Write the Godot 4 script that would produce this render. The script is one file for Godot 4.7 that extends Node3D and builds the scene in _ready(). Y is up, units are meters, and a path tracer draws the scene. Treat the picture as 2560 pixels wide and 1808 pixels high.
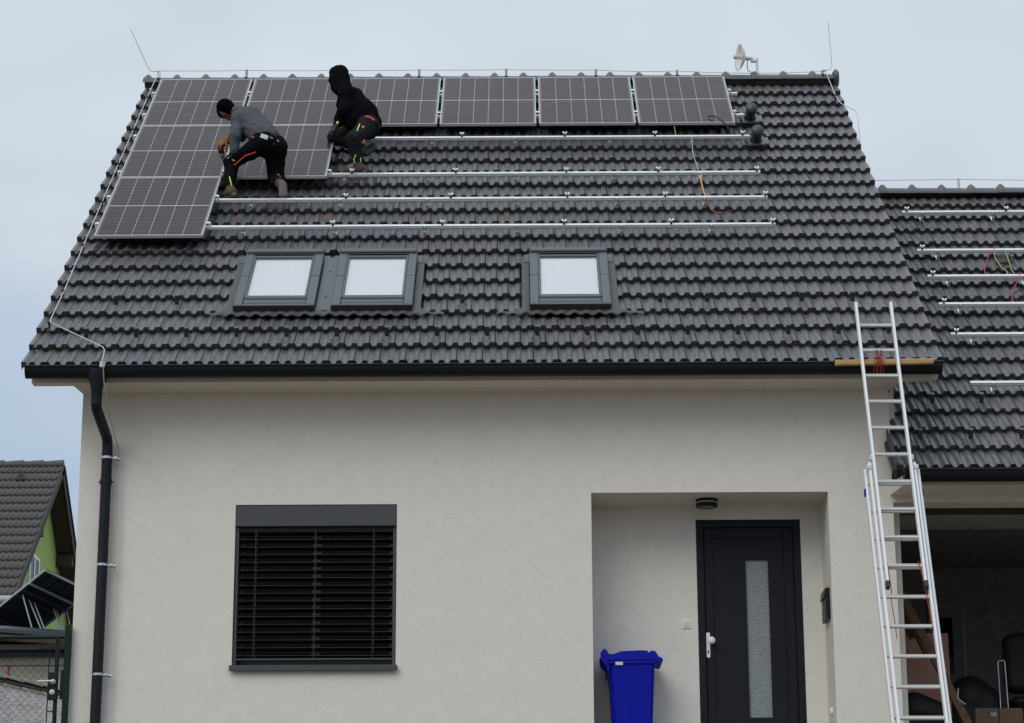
extends Node3D
# A pale rendered house with a dark tiled roof on which two people mount solar panels; x right, y up, the facade lies in z = 0.

const PITCH := 0.702517209                       # roof pitch in radians
const COURSE := 0.394                            # exposed length of a tile
const TILE_W := 0.2404                           # cover width of a tile
const EAVE_S := -8.07                            # slope position of the lowest tile edge
const DROP := 1.03                               # how much lower the garage roof lies
const FLOOR := -0.14

var roof_at: Transform3D                         # x along the eave, y off the roof, z down the slope
var garage_at: Transform3D
var used := {}
var rng := RandomNumberGenerator.new()
var M := {}

# ---------------------------------------------------------------- mesh helpers
class MB:
	var st := SurfaceTool.new()
	var has_uv := false
	func _init() -> void:
		st.begin(Mesh.PRIMITIVE_TRIANGLES)
		st.set_smooth_group(-1)
	func smooth(g: int) -> void:
		st.set_smooth_group(g)
	func tri(a: Vector3, b: Vector3, c: Vector3) -> void:      # counter-clockwise seen from outside
		st.add_vertex(a); st.add_vertex(c); st.add_vertex(b)
	func quad(a: Vector3, b: Vector3, c: Vector3, d: Vector3) -> void:
		tri(a, b, c); tri(a, c, d)
	func quad_uv(a: Vector3, b: Vector3, c: Vector3, d: Vector3) -> void:
		var p := [a, c, b, a, d, c]
		var t := [Vector2(0, 1), Vector2(1, 0), Vector2(1, 1), Vector2(0, 1), Vector2(0, 0), Vector2(1, 0)]
		for i in 6:
			st.set_uv(t[i]); st.add_vertex(p[i])
	func quad_out(a: Vector3, b: Vector3, c: Vector3, d: Vector3, way: Vector3) -> void:
		if (b - a).cross(c - a).dot(way) >= 0.0: quad(a, b, c, d)
		else: quad(a, d, c, b)
	func tri_out(a: Vector3, b: Vector3, c: Vector3, way: Vector3) -> void:
		if (b - a).cross(c - a).dot(way) >= 0.0: tri(a, b, c)
		else: tri(a, c, b)
	func box(c: Vector3, s: Vector3, ch := 0.0, ba := Basis.IDENTITY) -> void:
		var h := s * 0.5
		var k: float = min(ch, min(h.x, min(h.y, h.z)) * 0.95)
		for a in 3:
			var b := (a + 1) % 3
			var e := (a + 2) % 3
			for sg in [-1.0, 1.0]:
				var q := []
				for t in [[-1.0, -1.0], [1.0, -1.0], [1.0, 1.0], [-1.0, 1.0]]:
					var v := Vector3.ZERO
					v[a] = sg * h[a]; v[b] = t[0] * (h[b] - k); v[e] = t[1] * (h[e] - k)
					q.append(c + ba * v)
				var way := Vector3.ZERO
				way[a] = sg
				quad_out(q[0], q[1], q[2], q[3], ba * way)
				if k > 0.0:
					for sb in [-1.0, 1.0]:
						var w := []
						for t in [[0, -1.0], [0, 1.0], [1, 1.0], [1, -1.0]]:
							var v := Vector3.ZERO
							v[a] = sg * (h[a] - (k if t[0] == 1 else 0.0)); v[b] = sb * (h[b] - (k if t[0] == 0 else 0.0)); v[e] = t[1] * (h[e] - k)
							w.append(c + ba * v)
						var wy := Vector3.ZERO
						wy[a] = sg; wy[b] = sb
						quad_out(w[0], w[1], w[2], w[3], ba * wy)
						if a == 0:
							for se in [-1.0, 1.0]:
								var x := Vector3(sg * h.x, sb * (h.y - k), se * (h.z - k))
								var y := Vector3(sg * (h.x - k), sb * h.y, se * (h.z - k))
								var z := Vector3(sg * (h.x - k), sb * (h.y - k), se * h.z)
								tri_out(c + ba * x, c + ba * y, c + ba * z, ba * Vector3(sg, sb, se))
	func span(a: Vector3, b: Vector3, ch := 0.0) -> void:       # an axis-parallel box between two corners
		box((a + b) * 0.5, (b - a).abs(), ch)
	func bar(a: Vector3, b: Vector3, w: float, t: float, up: Vector3, ch := 0.0) -> void:   # a box from a to b, w wide and t thick towards up
		var z := (b - a).normalized()
		var x := up.cross(z).normalized()
		box((a + b) * 0.5, Vector3(w, t, a.distance_to(b)), ch, Basis(x, z.cross(x), z))
	func tube(p: Array, r, n := 6, caps := true) -> void:
		var rings := []
		var side := Vector3.ZERO
		for i in p.size():
			var t: Vector3 = (p[min(i + 1, p.size() - 1)] - p[max(i - 1, 0)]).normalized()
			if side == Vector3.ZERO:
				side = t.cross(Vector3(0.31, 0.9, 0.3)).normalized()
			side = (side - t * side.dot(t)).normalized()
			var o := t.cross(side)
			var ring := []
			var rr: float = r[i] if r is Array else r
			for j in n:
				var a := TAU * j / n
				ring.append(p[i] + (side * cos(a) + o * sin(a)) * rr)
			rings.append(ring)
		smooth(1)
		for i in p.size() - 1:
			for j in n:
				var k := (j + 1) % n
				quad(rings[i][j], rings[i][k], rings[i + 1][k], rings[i + 1][j])
		smooth(-1)
		if caps:
			for j in range(1, n - 1):
				tri(rings[0][0], rings[0][j + 1], rings[0][j])
				tri(rings[-1][0], rings[-1][j], rings[-1][j + 1])
	func lathe(prof: Array, at: Transform3D, n := 16) -> void:   # profile of (radius, height) from bottom to top
		smooth(2)
		for i in prof.size() - 1:
			for j in n:
				var a := TAU * j / n
				var b := TAU * (j + 1) / n
				var p0: Vector2 = prof[i]
				var p1: Vector2 = prof[i + 1]
				var q := [Vector3(cos(a) * p0.x, p0.y, -sin(a) * p0.x), Vector3(cos(b) * p0.x, p0.y, -sin(b) * p0.x), Vector3(cos(b) * p1.x, p1.y, -sin(b) * p1.x), Vector3(cos(a) * p1.x, p1.y, -sin(a) * p1.x)]
				if p0.x < 1e-5: tri(at * q[0], at * q[2], at * q[3])
				elif p1.x < 1e-5: tri(at * q[0], at * q[1], at * q[2])
				else: quad(at * q[0], at * q[1], at * q[2], at * q[3])
		smooth(-1)
	func prism(poly: PackedVector2Array, at: Transform3D, depth: float) -> void:   # counter-clockwise polygon in x, y; extruded to +z
		var p := poly
		if Geometry2D.is_polygon_clockwise(p):
			p.reverse()
		var ix := Geometry2D.triangulate_polygon(p)
		for i in range(0, ix.size(), 3):
			var a := Vector3(p[ix[i]].x, p[ix[i]].y, 0)
			var b := Vector3(p[ix[i + 1]].x, p[ix[i + 1]].y, 0)
			var c := Vector3(p[ix[i + 2]].x, p[ix[i + 2]].y, 0)
			var dz := Vector3(0, 0, depth)
			tri_out(at * (a + dz), at * (b + dz), at * (c + dz), at.basis.z)
			tri_out(at * a, at * b, at * c, -at.basis.z)
		for i in p.size():
			var q := p[(i + 1) % p.size()]
			var a := Vector3(p[i].x, p[i].y, 0)
			var b := Vector3(q.x, q.y, 0)
			var dz := Vector3(0, 0, depth)
			quad(at * a, at * b, at * (b + dz), at * (a + dz))
	func mesh() -> ArrayMesh:
		st.generate_normals()
		st.index()
		return st.commit()

# bodies and cloth: tapered capsules joined by a smooth minimum, meshed as surface nets
class Flesh:
	var prims: Array = []
	var k := 0.03
	var crease: FastNoiseLite = null
	var crease_size := 0.0
	func bone(a: Vector3, b: Vector3, ra: float, rb: float) -> void:
		prims.append([a, b, ra, rb])
	func ball(a: Vector3, r: float) -> void:
		prims.append([a, a + Vector3(0, 0.0005, 0), r, r])
	func dist(p: Vector3) -> float:
		var d := 9.0
		for q in prims:
			var ab: Vector3 = q[1] - q[0]
			var t: float = clamp((p - q[0]).dot(ab) / ab.length_squared(), 0.0, 1.0)
			var e: float = p.distance_to(q[0] + ab * t) - lerp(q[2], q[3], t)
			var h: float = clamp(0.5 + 0.5 * (d - e) / k, 0.0, 1.0)
			d = lerp(d, e, h) - k * h * (1.0 - h)
		if crease != null: d += crease.get_noise_3dv(p) * crease_size
		return d
	func onto(p: Vector3, off := 0.004) -> Vector3:             # nearest point on the skin
		for i in 6:
			var e := 0.004
			var g := Vector3(dist(p + Vector3(e, 0, 0)) - dist(p - Vector3(e, 0, 0)), dist(p + Vector3(0, e, 0)) - dist(p - Vector3(0, e, 0)), dist(p + Vector3(0, 0, e)) - dist(p - Vector3(0, 0, e)))
			if g.length() < 1e-6: return p
			p -= g.normalized() * (dist(p) - off) * 0.9
		return p
	func mesh(cell: float) -> ArrayMesh:
		var lo := Vector3.ONE * 1e9
		var hi := -lo
		for q in prims:
			for i in 2:
				var r: Vector3 = Vector3.ONE * (q[2 + i] + k + 3.0 * cell)
				lo = lo.min(q[i] - r); hi = hi.max(q[i] + r)
		var nx := int((hi.x - lo.x) / cell) + 2
		var ny := int((hi.y - lo.y) / cell) + 2
		var nz := int((hi.z - lo.z) / cell) + 2
		var sy := nx
		var sz := nx * ny
		var d := PackedFloat32Array()
		d.resize(nx * ny * nz)
		d.fill(0.5)
		for q in prims:
			var a: Vector3 = q[0]
			var ab: Vector3 = q[1] - q[0]
			var il := 1.0 / ab.length_squared()
			var ra: float = q[2]
			var dr: float = q[3] - q[2]
			var mg: float = max(q[2], q[3]) + k + 2.5 * cell
			var l: Vector3 = ((a.min(q[1]) - Vector3.ONE * mg - lo) / cell).floor()
			var u: Vector3 = ((a.max(q[1]) + Vector3.ONE * mg - lo) / cell).ceil()
			for z in range(max(0, int(l.z)), min(nz, int(u.z) + 1)):
				for y in range(max(0, int(l.y)), min(ny, int(u.y) + 1)):
					var row := z * sz + y * sy
					var p := Vector3(0, lo.y + y * cell, lo.z + z * cell)
					for x in range(max(0, int(l.x)), min(nx, int(u.x) + 1)):
						p.x = lo.x + x * cell
						var w := p - a
						var t := clampf(w.dot(ab) * il, 0.0, 1.0)
						var e := (w - ab * t).length() - ra - dr * t
						var o := d[row + x]
						var h := clampf(0.5 + 0.5 * (o - e) / k, 0.0, 1.0)
						d[row + x] = lerpf(o, e, h) - k * h * (1.0 - h)
		if crease != null:
			for z in nz:
				for y in ny:
					for x in nx:
						var i := z * sz + y * sy + x
						if absf(d[i]) < 3.0 * cell:
							d[i] += crease.get_noise_3d(lo.x + x * cell, lo.y + y * cell, lo.z + z * cell) * crease_size
		var at := PackedInt32Array()
		at.resize(d.size())
		at.fill(-1)
		var vs := PackedVector3Array()
		var ns := PackedVector3Array()
		var corner := PackedInt32Array([0, 1, sy, sy + 1, sz, sz + 1, sz + sy, sz + sy + 1])
		var where := [Vector3(0, 0, 0), Vector3(1, 0, 0), Vector3(0, 1, 0), Vector3(1, 1, 0), Vector3(0, 0, 1), Vector3(1, 0, 1), Vector3(0, 1, 1), Vector3(1, 1, 1)]
		var edges := [[0, 1], [2, 3], [4, 5], [6, 7], [0, 2], [1, 3], [4, 6], [5, 7], [0, 4], [1, 5], [2, 6], [3, 7]]
		for z in nz - 1:
			for y in ny - 1:
				for x in nx - 1:
					var i := z * sz + y * sy + x
					if absf(d[i]) > 2.2 * cell + absf(crease_size): continue
					var neg := 0
					for c in 8:
						if d[i + corner[c]] < 0.0: neg += 1
					if neg == 0 or neg == 8: continue
					var s := Vector3.ZERO
					var n := 0
					for e in edges:
						var d0 := d[i + corner[e[0]]]
						var d1 := d[i + corner[e[1]]]
						if (d0 < 0.0) != (d1 < 0.0):
							s += where[e[0]].lerp(where[e[1]], d0 / (d0 - d1)); n += 1
					at[i] = vs.size()
					vs.append(lo + (Vector3(x, y, z) + s / n) * cell)
					var g := Vector3.ZERO
					for c in 8:
						g += (where[c] * 2.0 - Vector3.ONE) * d[i + corner[c]]
					ns.append(g.normalized())
		var ix := PackedInt32Array()
		var st := [1, sy, sz]
		for z in range(1, nz - 1):
			for y in range(1, ny - 1):
				for x in range(1, nx - 1):
					var i := z * sz + y * sy + x
					if absf(d[i]) > 2.2 * cell + absf(crease_size): continue
					for a in 3:
						var d1 := d[i + st[a]]
						if (d[i] < 0.0) == (d1 < 0.0): continue
						var b: int = st[(a + 1) % 3]
						var c: int = st[(a + 2) % 3]
						var q := [at[i], at[i - b], at[i - b - c], at[i - c]]
						if q.min() < 0: continue
						if d[i] < 0.0: ix.append_array([q[0], q[2], q[1], q[0], q[3], q[2]])
						else: ix.append_array([q[0], q[1], q[2], q[0], q[2], q[3]])
		var ar := []
		ar.resize(Mesh.ARRAY_MAX)
		ar[Mesh.ARRAY_VERTEX] = vs
		ar[Mesh.ARRAY_NORMAL] = ns
		ar[Mesh.ARRAY_INDEX] = ix
		var m := ArrayMesh.new()
		m.add_surface_from_arrays(Mesh.PRIMITIVE_TRIANGLES, ar)
		return m

# ---------------------------------------------------------------- scene helpers
func numbered(n: String) -> String:
	var k: int = used.get(n, 0)
	used[n] = k + 1
	return n if k == 0 else "%s_%03d" % [n, k]

func thing(called: String, label: String, category: String, at := Transform3D.IDENTITY, group := "") -> Node3D:
	var o := Node3D.new()
	o.name = numbered(called)
	add_child(o)
	o.transform = at
	o.set_meta("label", label)
	o.set_meta("category", category)
	if group != "": o.set_meta("group", group)
	return o

func part(called: String, what, m: Material, parent: Node, at := Transform3D.IDENTITY) -> MeshInstance3D:
	var o := MeshInstance3D.new()
	o.name = called
	o.mesh = what.mesh() if what is MB else what
	o.material_override = m
	o.transform = at
	parent.add_child(o, true)
	return o

func holder(called: String, parent: Node, at := Transform3D.IDENTITY) -> Node3D:
	var o := Node3D.new()
	o.name = called
	o.transform = at
	parent.add_child(o, true)
	return o

func structure(called: String, what, m: Material) -> MeshInstance3D:
	var o := part(called, what, m, self)
	o.set_meta("kind", "structure")
	o.set_meta("label", called.replace("_", " "))
	return o

func mat(lin: Color, rough := 0.8, metal := 0.0, spec := 0.5) -> StandardMaterial3D:
	var m := StandardMaterial3D.new()
	m.albedo_color = lin.linear_to_srgb()
	m.roughness = rough
	m.metallic = metal
	m.metallic_specular = spec
	return m

func noise(freq: float, sd: int, oct := 4) -> FastNoiseLite:
	var n := FastNoiseLite.new()
	n.seed = sd
	n.frequency = freq
	n.noise_type = FastNoiseLite.TYPE_SIMPLEX_SMOOTH
	n.fractal_octaves = oct
	return n

# a grey texture round the mean value 1 - spread, from layered noise
func mottle(size: int, spread: float, fine: float, coarse: float, sd: int) -> ImageTexture:
	var a := noise(fine, sd, 3).get_seamless_image(size, size)
	var b := noise(coarse, sd + 7, 3).get_seamless_image(size, size)
	var im := Image.create(size, size, true, Image.FORMAT_RGB8)
	for y in size:
		for x in size:
			var v := 1.0 - spread * (0.45 * a.get_pixel(x, y).r + 0.55 * b.get_pixel(x, y).r)
			im.set_pixel(x, y, Color(v, v, v))
	im.generate_mipmaps()
	return ImageTexture.create_from_image(im)

func bumps(size: int, freq: float, strength: float, sd: int, oct := 4) -> ImageTexture:
	var im := noise(freq, sd, oct).get_seamless_image(size, size)
	im.convert(Image.FORMAT_RGBA8)
	im.bump_map_to_normal_map(strength)
	return ImageTexture.create_from_image(im)

func textured(m: StandardMaterial3D, tex: Texture2D, nrm: Texture2D, per_metre: float, world := true) -> StandardMaterial3D:
	if tex != null: m.albedo_texture = tex
	if nrm != null:
		m.normal_enabled = true
		m.normal_texture = nrm
	m.uv1_triplanar = true
	m.uv1_world_triplanar = world
	m.uv1_scale = Vector3.ONE * per_metre
	return m

func rp(x: float, s: float, h: float, low := false) -> Vector3:   # a point on the roof: along, up the slope, off the tiles
	return (garage_at if low else roof_at) * Vector3(x, h, -s)

func _ready() -> void:
	rng.seed = 4711
	var c := cos(PITCH)
	var s := sin(PITCH)
	roof_at = Transform3D(Basis(Vector3(1, 0, 0), Vector3(0, c, s), Vector3(0, -s, c)), Vector3(0, 8.6208, -5.634))
	garage_at = Transform3D(roof_at.basis, roof_at.origin - Vector3(0, DROP, 0))
	camera_and_light()
	materials()
	ground()
	house()
	garage()
	roof_fittings()
	solar()
	neighbour()
	fence_and_shed()
	ladder_and_bin()
	garage_contents()
	people()

func camera_and_light() -> void:
	var cam := Camera3D.new()
	cam.name = "camera"
	add_child(cam)
	cam.position = Vector3(4.4673, -2.6109, 22.2293)
	cam.basis = Basis.from_euler(Vector3(0.269520283, 0.00444605557, -0.00394666848))
	cam.fov = 17.1255
	cam.near = 0.1
	cam.far = 900.0
	cam.current = true
	var env := Environment.new()
	var sky := Sky.new()
	var pano := PanoramaSkyMaterial.new()
	pano.panorama = overcast()
	sky.sky_material = pano
	env.background_mode = Environment.BG_SKY
	env.sky = sky
	env.background_energy_multiplier = 1.0
	env.ambient_light_source = Environment.AMBIENT_SOURCE_SKY
	env.tonemap_mode = Environment.TONE_MAPPER_LINEAR
	env.tonemap_exposure = 1.0
	env.sdfgi_enabled = true
	env.ssao_enabled = true
	env.ssil_enabled = true
	var we := WorldEnvironment.new()
	we.name = "world_environment"
	we.environment = env
	add_child(we)
	var sun := DirectionalLight3D.new()
	sun.name = "sun"
	sun.light_energy = 0.4
	sun.light_color = Color(1.0, 0.97, 0.93)
	sun.light_angular_distance = 40.0
	sun.shadow_enabled = true
	sun.rotation_degrees = Vector3(-42, -32, 0)
	add_child(sun)

func overcast() -> ImageTexture:
	var w := 768
	var h := 384
	var im := Image.create(w, h, false, Image.FORMAT_RGBF)
	var n := noise(1.1, 21, 5)
	var n2 := noise(3.2, 5, 4)
	for y in h:
		var el := 90.0 - (y + 0.5) / h * 180.0
		var e := deg_to_rad(el)
		for x in w:
			var a := (x + 0.5) / w * TAU
			var d := Vector3(sin(a) * cos(e), sin(e), -cos(a) * cos(e))
			var q := d * Vector3(1.6, 4.2, 1.6)
			var v := n.get_noise_3dv(q) + 0.35 * n2.get_noise_3dv(q)
			var t := clampf((el - 11.0) / 10.0 + v * 0.9 + 0.14, 0.0, 1.0)
			t = t * t * (3.0 - 2.0 * t)
			var low := Color8(174, 195, 217).srgb_to_linear()
			var high := Color8(207, 217, 227).srgb_to_linear()
			var col := low.lerp(high, t)
			col = col * (1.0 + 0.09 * n2.get_noise_3dv(q * 1.7))
			col = col * (1.0 + 1.1 * smoothstep(24.0, 80.0, el))
			if el < 0.0:
				col = Color(0.24, 0.23, 0.21)
			im.set_pixel(x, y, col)
	return ImageTexture.create_from_image(im)

func materials() -> void:
	var soft := mottle(256, 0.05, 0.06, 0.012, 3)
	var clay := mottle(256, 0.24, 0.09, 0.02, 11)
	var grain := bumps(256, 0.14, 3.0, 8)
	M.render = textured(mat(Color(0.71, 0.685, 0.63), 0.95, 0.0, 0.25), soft, grain, 1.1)
	(M.render as StandardMaterial3D).normal_scale = 0.14
	for i in 4:
		var t: Color = [Color(0.097, 0.097, 0.107), Color(0.106, 0.103, 0.109), Color(0.086, 0.088, 0.099), Color(0.112, 0.108, 0.111)][i]
		M["tile%d" % i] = textured(mat(t, 0.43, 0.0, 0.5), clay, bumps(256, 0.1, 1.4, 15), 1.7)
	var many: StandardMaterial3D = textured(mat(Color(0.102, 0.101, 0.109), 0.43, 0.0, 0.5), clay, null, 1.7)
	many.vertex_color_use_as_albedo = true
	M.tile_many = many
	M.dust = mat(Color(0.20, 0.095, 0.055), 0.95)
	M.hook = mat(Color(0.036, 0.041, 0.047), 0.45)
	M.ridge = textured(mat(Color(0.088, 0.084, 0.087), 0.48), clay, null, 1.7)
	M.black_metal = mat(Color(0.0065, 0.0085, 0.0125), 0.42, 0.0, 0.35)
	M.deck = mat(Color(0.02, 0.02, 0.02), 0.9)
	M.anthracite = mat(Color(0.043, 0.047, 0.053), 0.55)
	M.slat = mat(Color(0.007, 0.007, 0.008), 0.3, 0.0, 0.6)
	M.door = textured(mat(Color(0.010, 0.0112, 0.0155), 0.5, 0.0, 0.3), null, bumps(128, 0.2, 0.6, 44), 3.0)
	M.sky_frame = mat(Color(0.045, 0.054, 0.062), 0.42, 0.1)
	M.sky_dark = mat(Color(0.03, 0.028, 0.036), 0.4)
	M.lead = mat(Color(0.055, 0.057, 0.058), 0.65)
	M.blind = mat(Color(0.35, 0.36, 0.36), 0.9)
	var g := mat(Color(0.9, 0.95, 1.0), 0.03, 0.0, 0.5)
	g.transparency = BaseMaterial3D.TRANSPARENCY_ALPHA
	g.albedo_color.a = 0.06
	M.glass = g
	M.dark_glass = mat(Color(0.006, 0.007, 0.008), 0.06, 0.0, 0.2)
	M.alu = mat(Color(0.82, 0.83, 0.84), 0.4, 0.85)
	M.alu_frame = mat(Color(0.55, 0.56, 0.57), 0.45, 0.4)
	M.alu_dull = mat(Color(0.62, 0.63, 0.64), 0.45, 0.35)
	M.steel = mat(Color(0.55, 0.56, 0.57), 0.3, 0.9)
	M.wire = mat(Color(0.5, 0.51, 0.52), 0.5, 0.5)
	M.black = mat(Color(0.012, 0.012, 0.013), 0.6)
	M.white = mat(Color(0.74, 0.74, 0.73), 0.5)
	M.off_white = mat(Color(0.58, 0.58, 0.55), 0.5)
	M.blue = textured(mat(Color(0.0008, 0.006, 0.36), 0.5, 0.0, 0.3), mottle(128, 0.12, 0.1, 0.03, 61), null, 2.0)
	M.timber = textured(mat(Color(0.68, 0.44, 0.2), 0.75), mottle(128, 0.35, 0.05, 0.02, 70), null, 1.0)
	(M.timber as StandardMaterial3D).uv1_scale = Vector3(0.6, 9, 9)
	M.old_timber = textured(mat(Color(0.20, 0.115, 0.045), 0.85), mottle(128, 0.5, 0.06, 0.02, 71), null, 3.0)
	M.rope = mat(Color(0.34, 0.025, 0.02), 0.9)
	M.orange_cable = mat(Color(0.62, 0.24, 0.10), 0.6)
	M.red_cable = mat(Color(0.40, 0.035, 0.045), 0.5)
	M.green_cable = mat(Color(0.24, 0.40, 0.16), 0.5)
	M.green = mat(Color(0.004, 0.019, 0.015), 0.45, 0.0, 0.3)
	M.lime = textured(mat(Color(0.36, 0.52, 0.15), 0.95), soft, grain, 1.0)
	M.neighbour_tile = textured(mat(Color(0.06, 0.056, 0.056), 0.6), clay, null, 0.7)
	M.brown = mat(Color(0.028, 0.02, 0.018), 0.7)
	M.brown_wood = textured(mat(Color(0.11, 0.07, 0.05), 0.8), mottle(128, 0.5, 0.06, 0.02, 72), null, 2.0)
	M.membrane = mat(Color(0.028, 0.036, 0.055), 0.55)
	M.zinc = mat(Color(0.24, 0.29, 0.31), 0.5, 0.2)
	M.beige = textured(mat(Color(0.60, 0.575, 0.49), 0.95), soft, grain, 1.0)
	M.grey_wall = textured(mat(Color(0.62, 0.60, 0.64), 0.95), clay, grain, 1.0)
	M.pv_back = mat(Color(0.022, 0.026, 0.034), 0.5)
	M.concrete = textured(mat(Color(0.36, 0.355, 0.35), 0.95), clay, grain, 0.8)
	M.ground = textured(mat(Color(0.28, 0.215, 0.145), 0.95), mottle(256, 0.5, 0.12, 0.02, 90), grain, 0.4)
	M.pink = textured(mat(Color(0.50, 0.27, 0.215), 0.9), soft, null, 1.0)
	M.carton = textured(mat(Color(0.20, 0.125, 0.085), 0.9), clay, null, 2.0)
	M.frost = textured(mat(Color(0.25, 0.28, 0.295), 0.2), mottle(256, 0.14, 0.05, 0.012, 33), bumps(256, 0.06, 2.0, 34), 2.2)
	# people
	var knit := bumps(256, 0.12, 4.0, 51)
	M.sweater = textured(mat(Color(0.098, 0.113, 0.128), 0.95, 0.0, 0.2), mottle(128, 0.2, 0.1, 0.03, 52), knit, 5.0, false)
	M.hoodie = textured(mat(Color(0.006, 0.006, 0.0075), 0.95, 0.0, 0.1), null, knit, 5.0, false)
	M.trousers = textured(mat(Color(0.007, 0.007, 0.009), 0.9, 0.0, 0.12), null, knit, 4.0, false)
	M.grey_trousers = textured(mat(Color(0.017, 0.017, 0.021), 0.9, 0.0, 0.15), null, knit, 4.0, false)
	M.skin = mat(Color(0.22, 0.105, 0.07), 0.6)
	M.hair = textured(mat(Color(0.004, 0.003, 0.0035), 0.95, 0.0, 0.1), null, knit, 9.0, false)
	M.boot = textured(mat(Color(0.145, 0.075, 0.035), 0.8), mottle(128, 0.5, 0.08, 0.03, 53), knit, 6.0, false)
	M.boot_red = textured(mat(Color(0.055, 0.035, 0.036), 0.8), null, knit, 6.0, false)
	M.boot_green = textured(mat(Color(0.045, 0.042, 0.032), 0.8), null, knit, 6.0, false)
	M.sole = textured(mat(Color(0.12, 0.115, 0.12), 0.85), null, knit, 8.0, false)
	M.glove = textured(mat(Color(0.42, 0.165, 0.03), 0.85), mottle(128, 0.4, 0.08, 0.03, 54), knit, 6.0, false)
	M.neon = mat(Color(0.45, 0.85, 0.16), 0.7)
	M.red = mat(Color(0.62, 0.055, 0.025), 0.6)
	M.yellow = mat(Color(0.36, 0.27, 0.02), 0.5)

func ground() -> void:
	var mb := MB.new()
	var zs := [-320.0, -40.0, 0.3, 24.0, 340.0]
	var ys := [FLOOR - 0.03, FLOOR - 0.03, FLOOR - 0.03, -4.25, -4.25]
	for i in 4:
		mb.quad(Vector3(-320, ys[i + 1], zs[i + 1]), Vector3(320, ys[i + 1], zs[i + 1]), Vector3(320, ys[i], zs[i]), Vector3(-320, ys[i], zs[i]))
	structure("ground", mb, M.ground)

# ---------------------------------------------------------------- roof tiles
# one interlocking tile: two scalloped troughs round an hourglass ridge, a flat band on the right, a thick nose; z runs down the slope
func tile_mesh(w: float, kind := "") -> ArrayMesh:
	var st := MB.new()
	var rows := [0.0, 0.035, 0.12, 0.21, 0.3, 0.42]
	var waist := [0.075, 0.05, 0.032, 0.06, 0.1, 0.115]
	var d := 0.025
	var deep := [1.0, 0.92, 0.78, 0.66, 0.6, 0.56]
	var soft := [0.03, 0.018, 0.008, 0.002, 0.0, 0.0]
	var grid := []
	for i in rows.size():
		var v: float = rows[i]
		var r: float = waist[i]
		var us: Array
		var hs: Array
		if kind == "half":
			us = [0.012, 0.03, 0.07, 0.15, 0.33, 0.5, 0.585, 0.97, 0.992]
			hs = [-0.008, 0.0, 0.0, -d, -d - 0.003, -d, 0.0, 0.0, -0.012]
		else:
			us = [0.010, 0.018, 0.036, 0.083 + soft[i], 0.205, 0.41 - r - 0.037 - soft[i], 0.41 - r, 0.41 + r, 0.41 + r + 0.037 + soft[i], 0.62, 0.737 - soft[i], 0.78, 0.974, 0.985]
			hs = [-0.008, 0.0, 0.0, -d, -d - 0.003, -d, 0.0, 0.0, -d, -d - 0.003, -d, 0.0, 0.0, -0.012]
			if kind == "left":
				us[0] = -0.02; us[1] = 0.0; us[2] = 0.16; us[3] = 0.2; us[4] = 0.27
		var line := []
		for j in us.size():
			var out := 0.0
			if i == 0: out = 0.012 * clampf(-hs[j] / d, 0.0, 1.0)
			var hh: float = hs[j] * deep[i] if hs[j] < -0.013 else hs[j]
			line.append(Vector3(us[j] * w, hh - 0.056 * v / COURSE, -v + out))
		grid.append(line)
	st.smooth(1)
	for i in rows.size() - 1:
		for j in grid[0].size() - 1:
			st.quad(grid[i][j], grid[i][j + 1], grid[i + 1][j + 1], grid[i + 1][j])
	st.smooth(2)
	for j in grid[0].size() - 1:
		var a: Vector3 = grid[0][j]
		var b: Vector3 = grid[0][j + 1]
		var lo := -0.062
		st.quad(Vector3(a.x, lo, a.z - 0.012), Vector3(b.x, lo, b.z - 0.012), b, a)
	st.smooth(-1)
	for e in ([0] if kind == "left" else ([grid[0].size() - 1] if kind == "right" else [])):
		for i in rows.size() - 1:
			var a: Vector3 = grid[i][e]
			var b: Vector3 = grid[i + 1][e]
			st.quad_out(a, b, b + Vector3(0, -0.075, 0), a + Vector3(0, -0.075, 0), Vector3(-1 if e == 0 else 1, 0, 0))
	return st.mesh()

func dusty(x: float, row: int) -> bool:
	for q in [1.51, 2.47, 3.4, 4.41]:
		if row == 9 and x < q and x + TILE_W > q: return true
	return false

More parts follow.
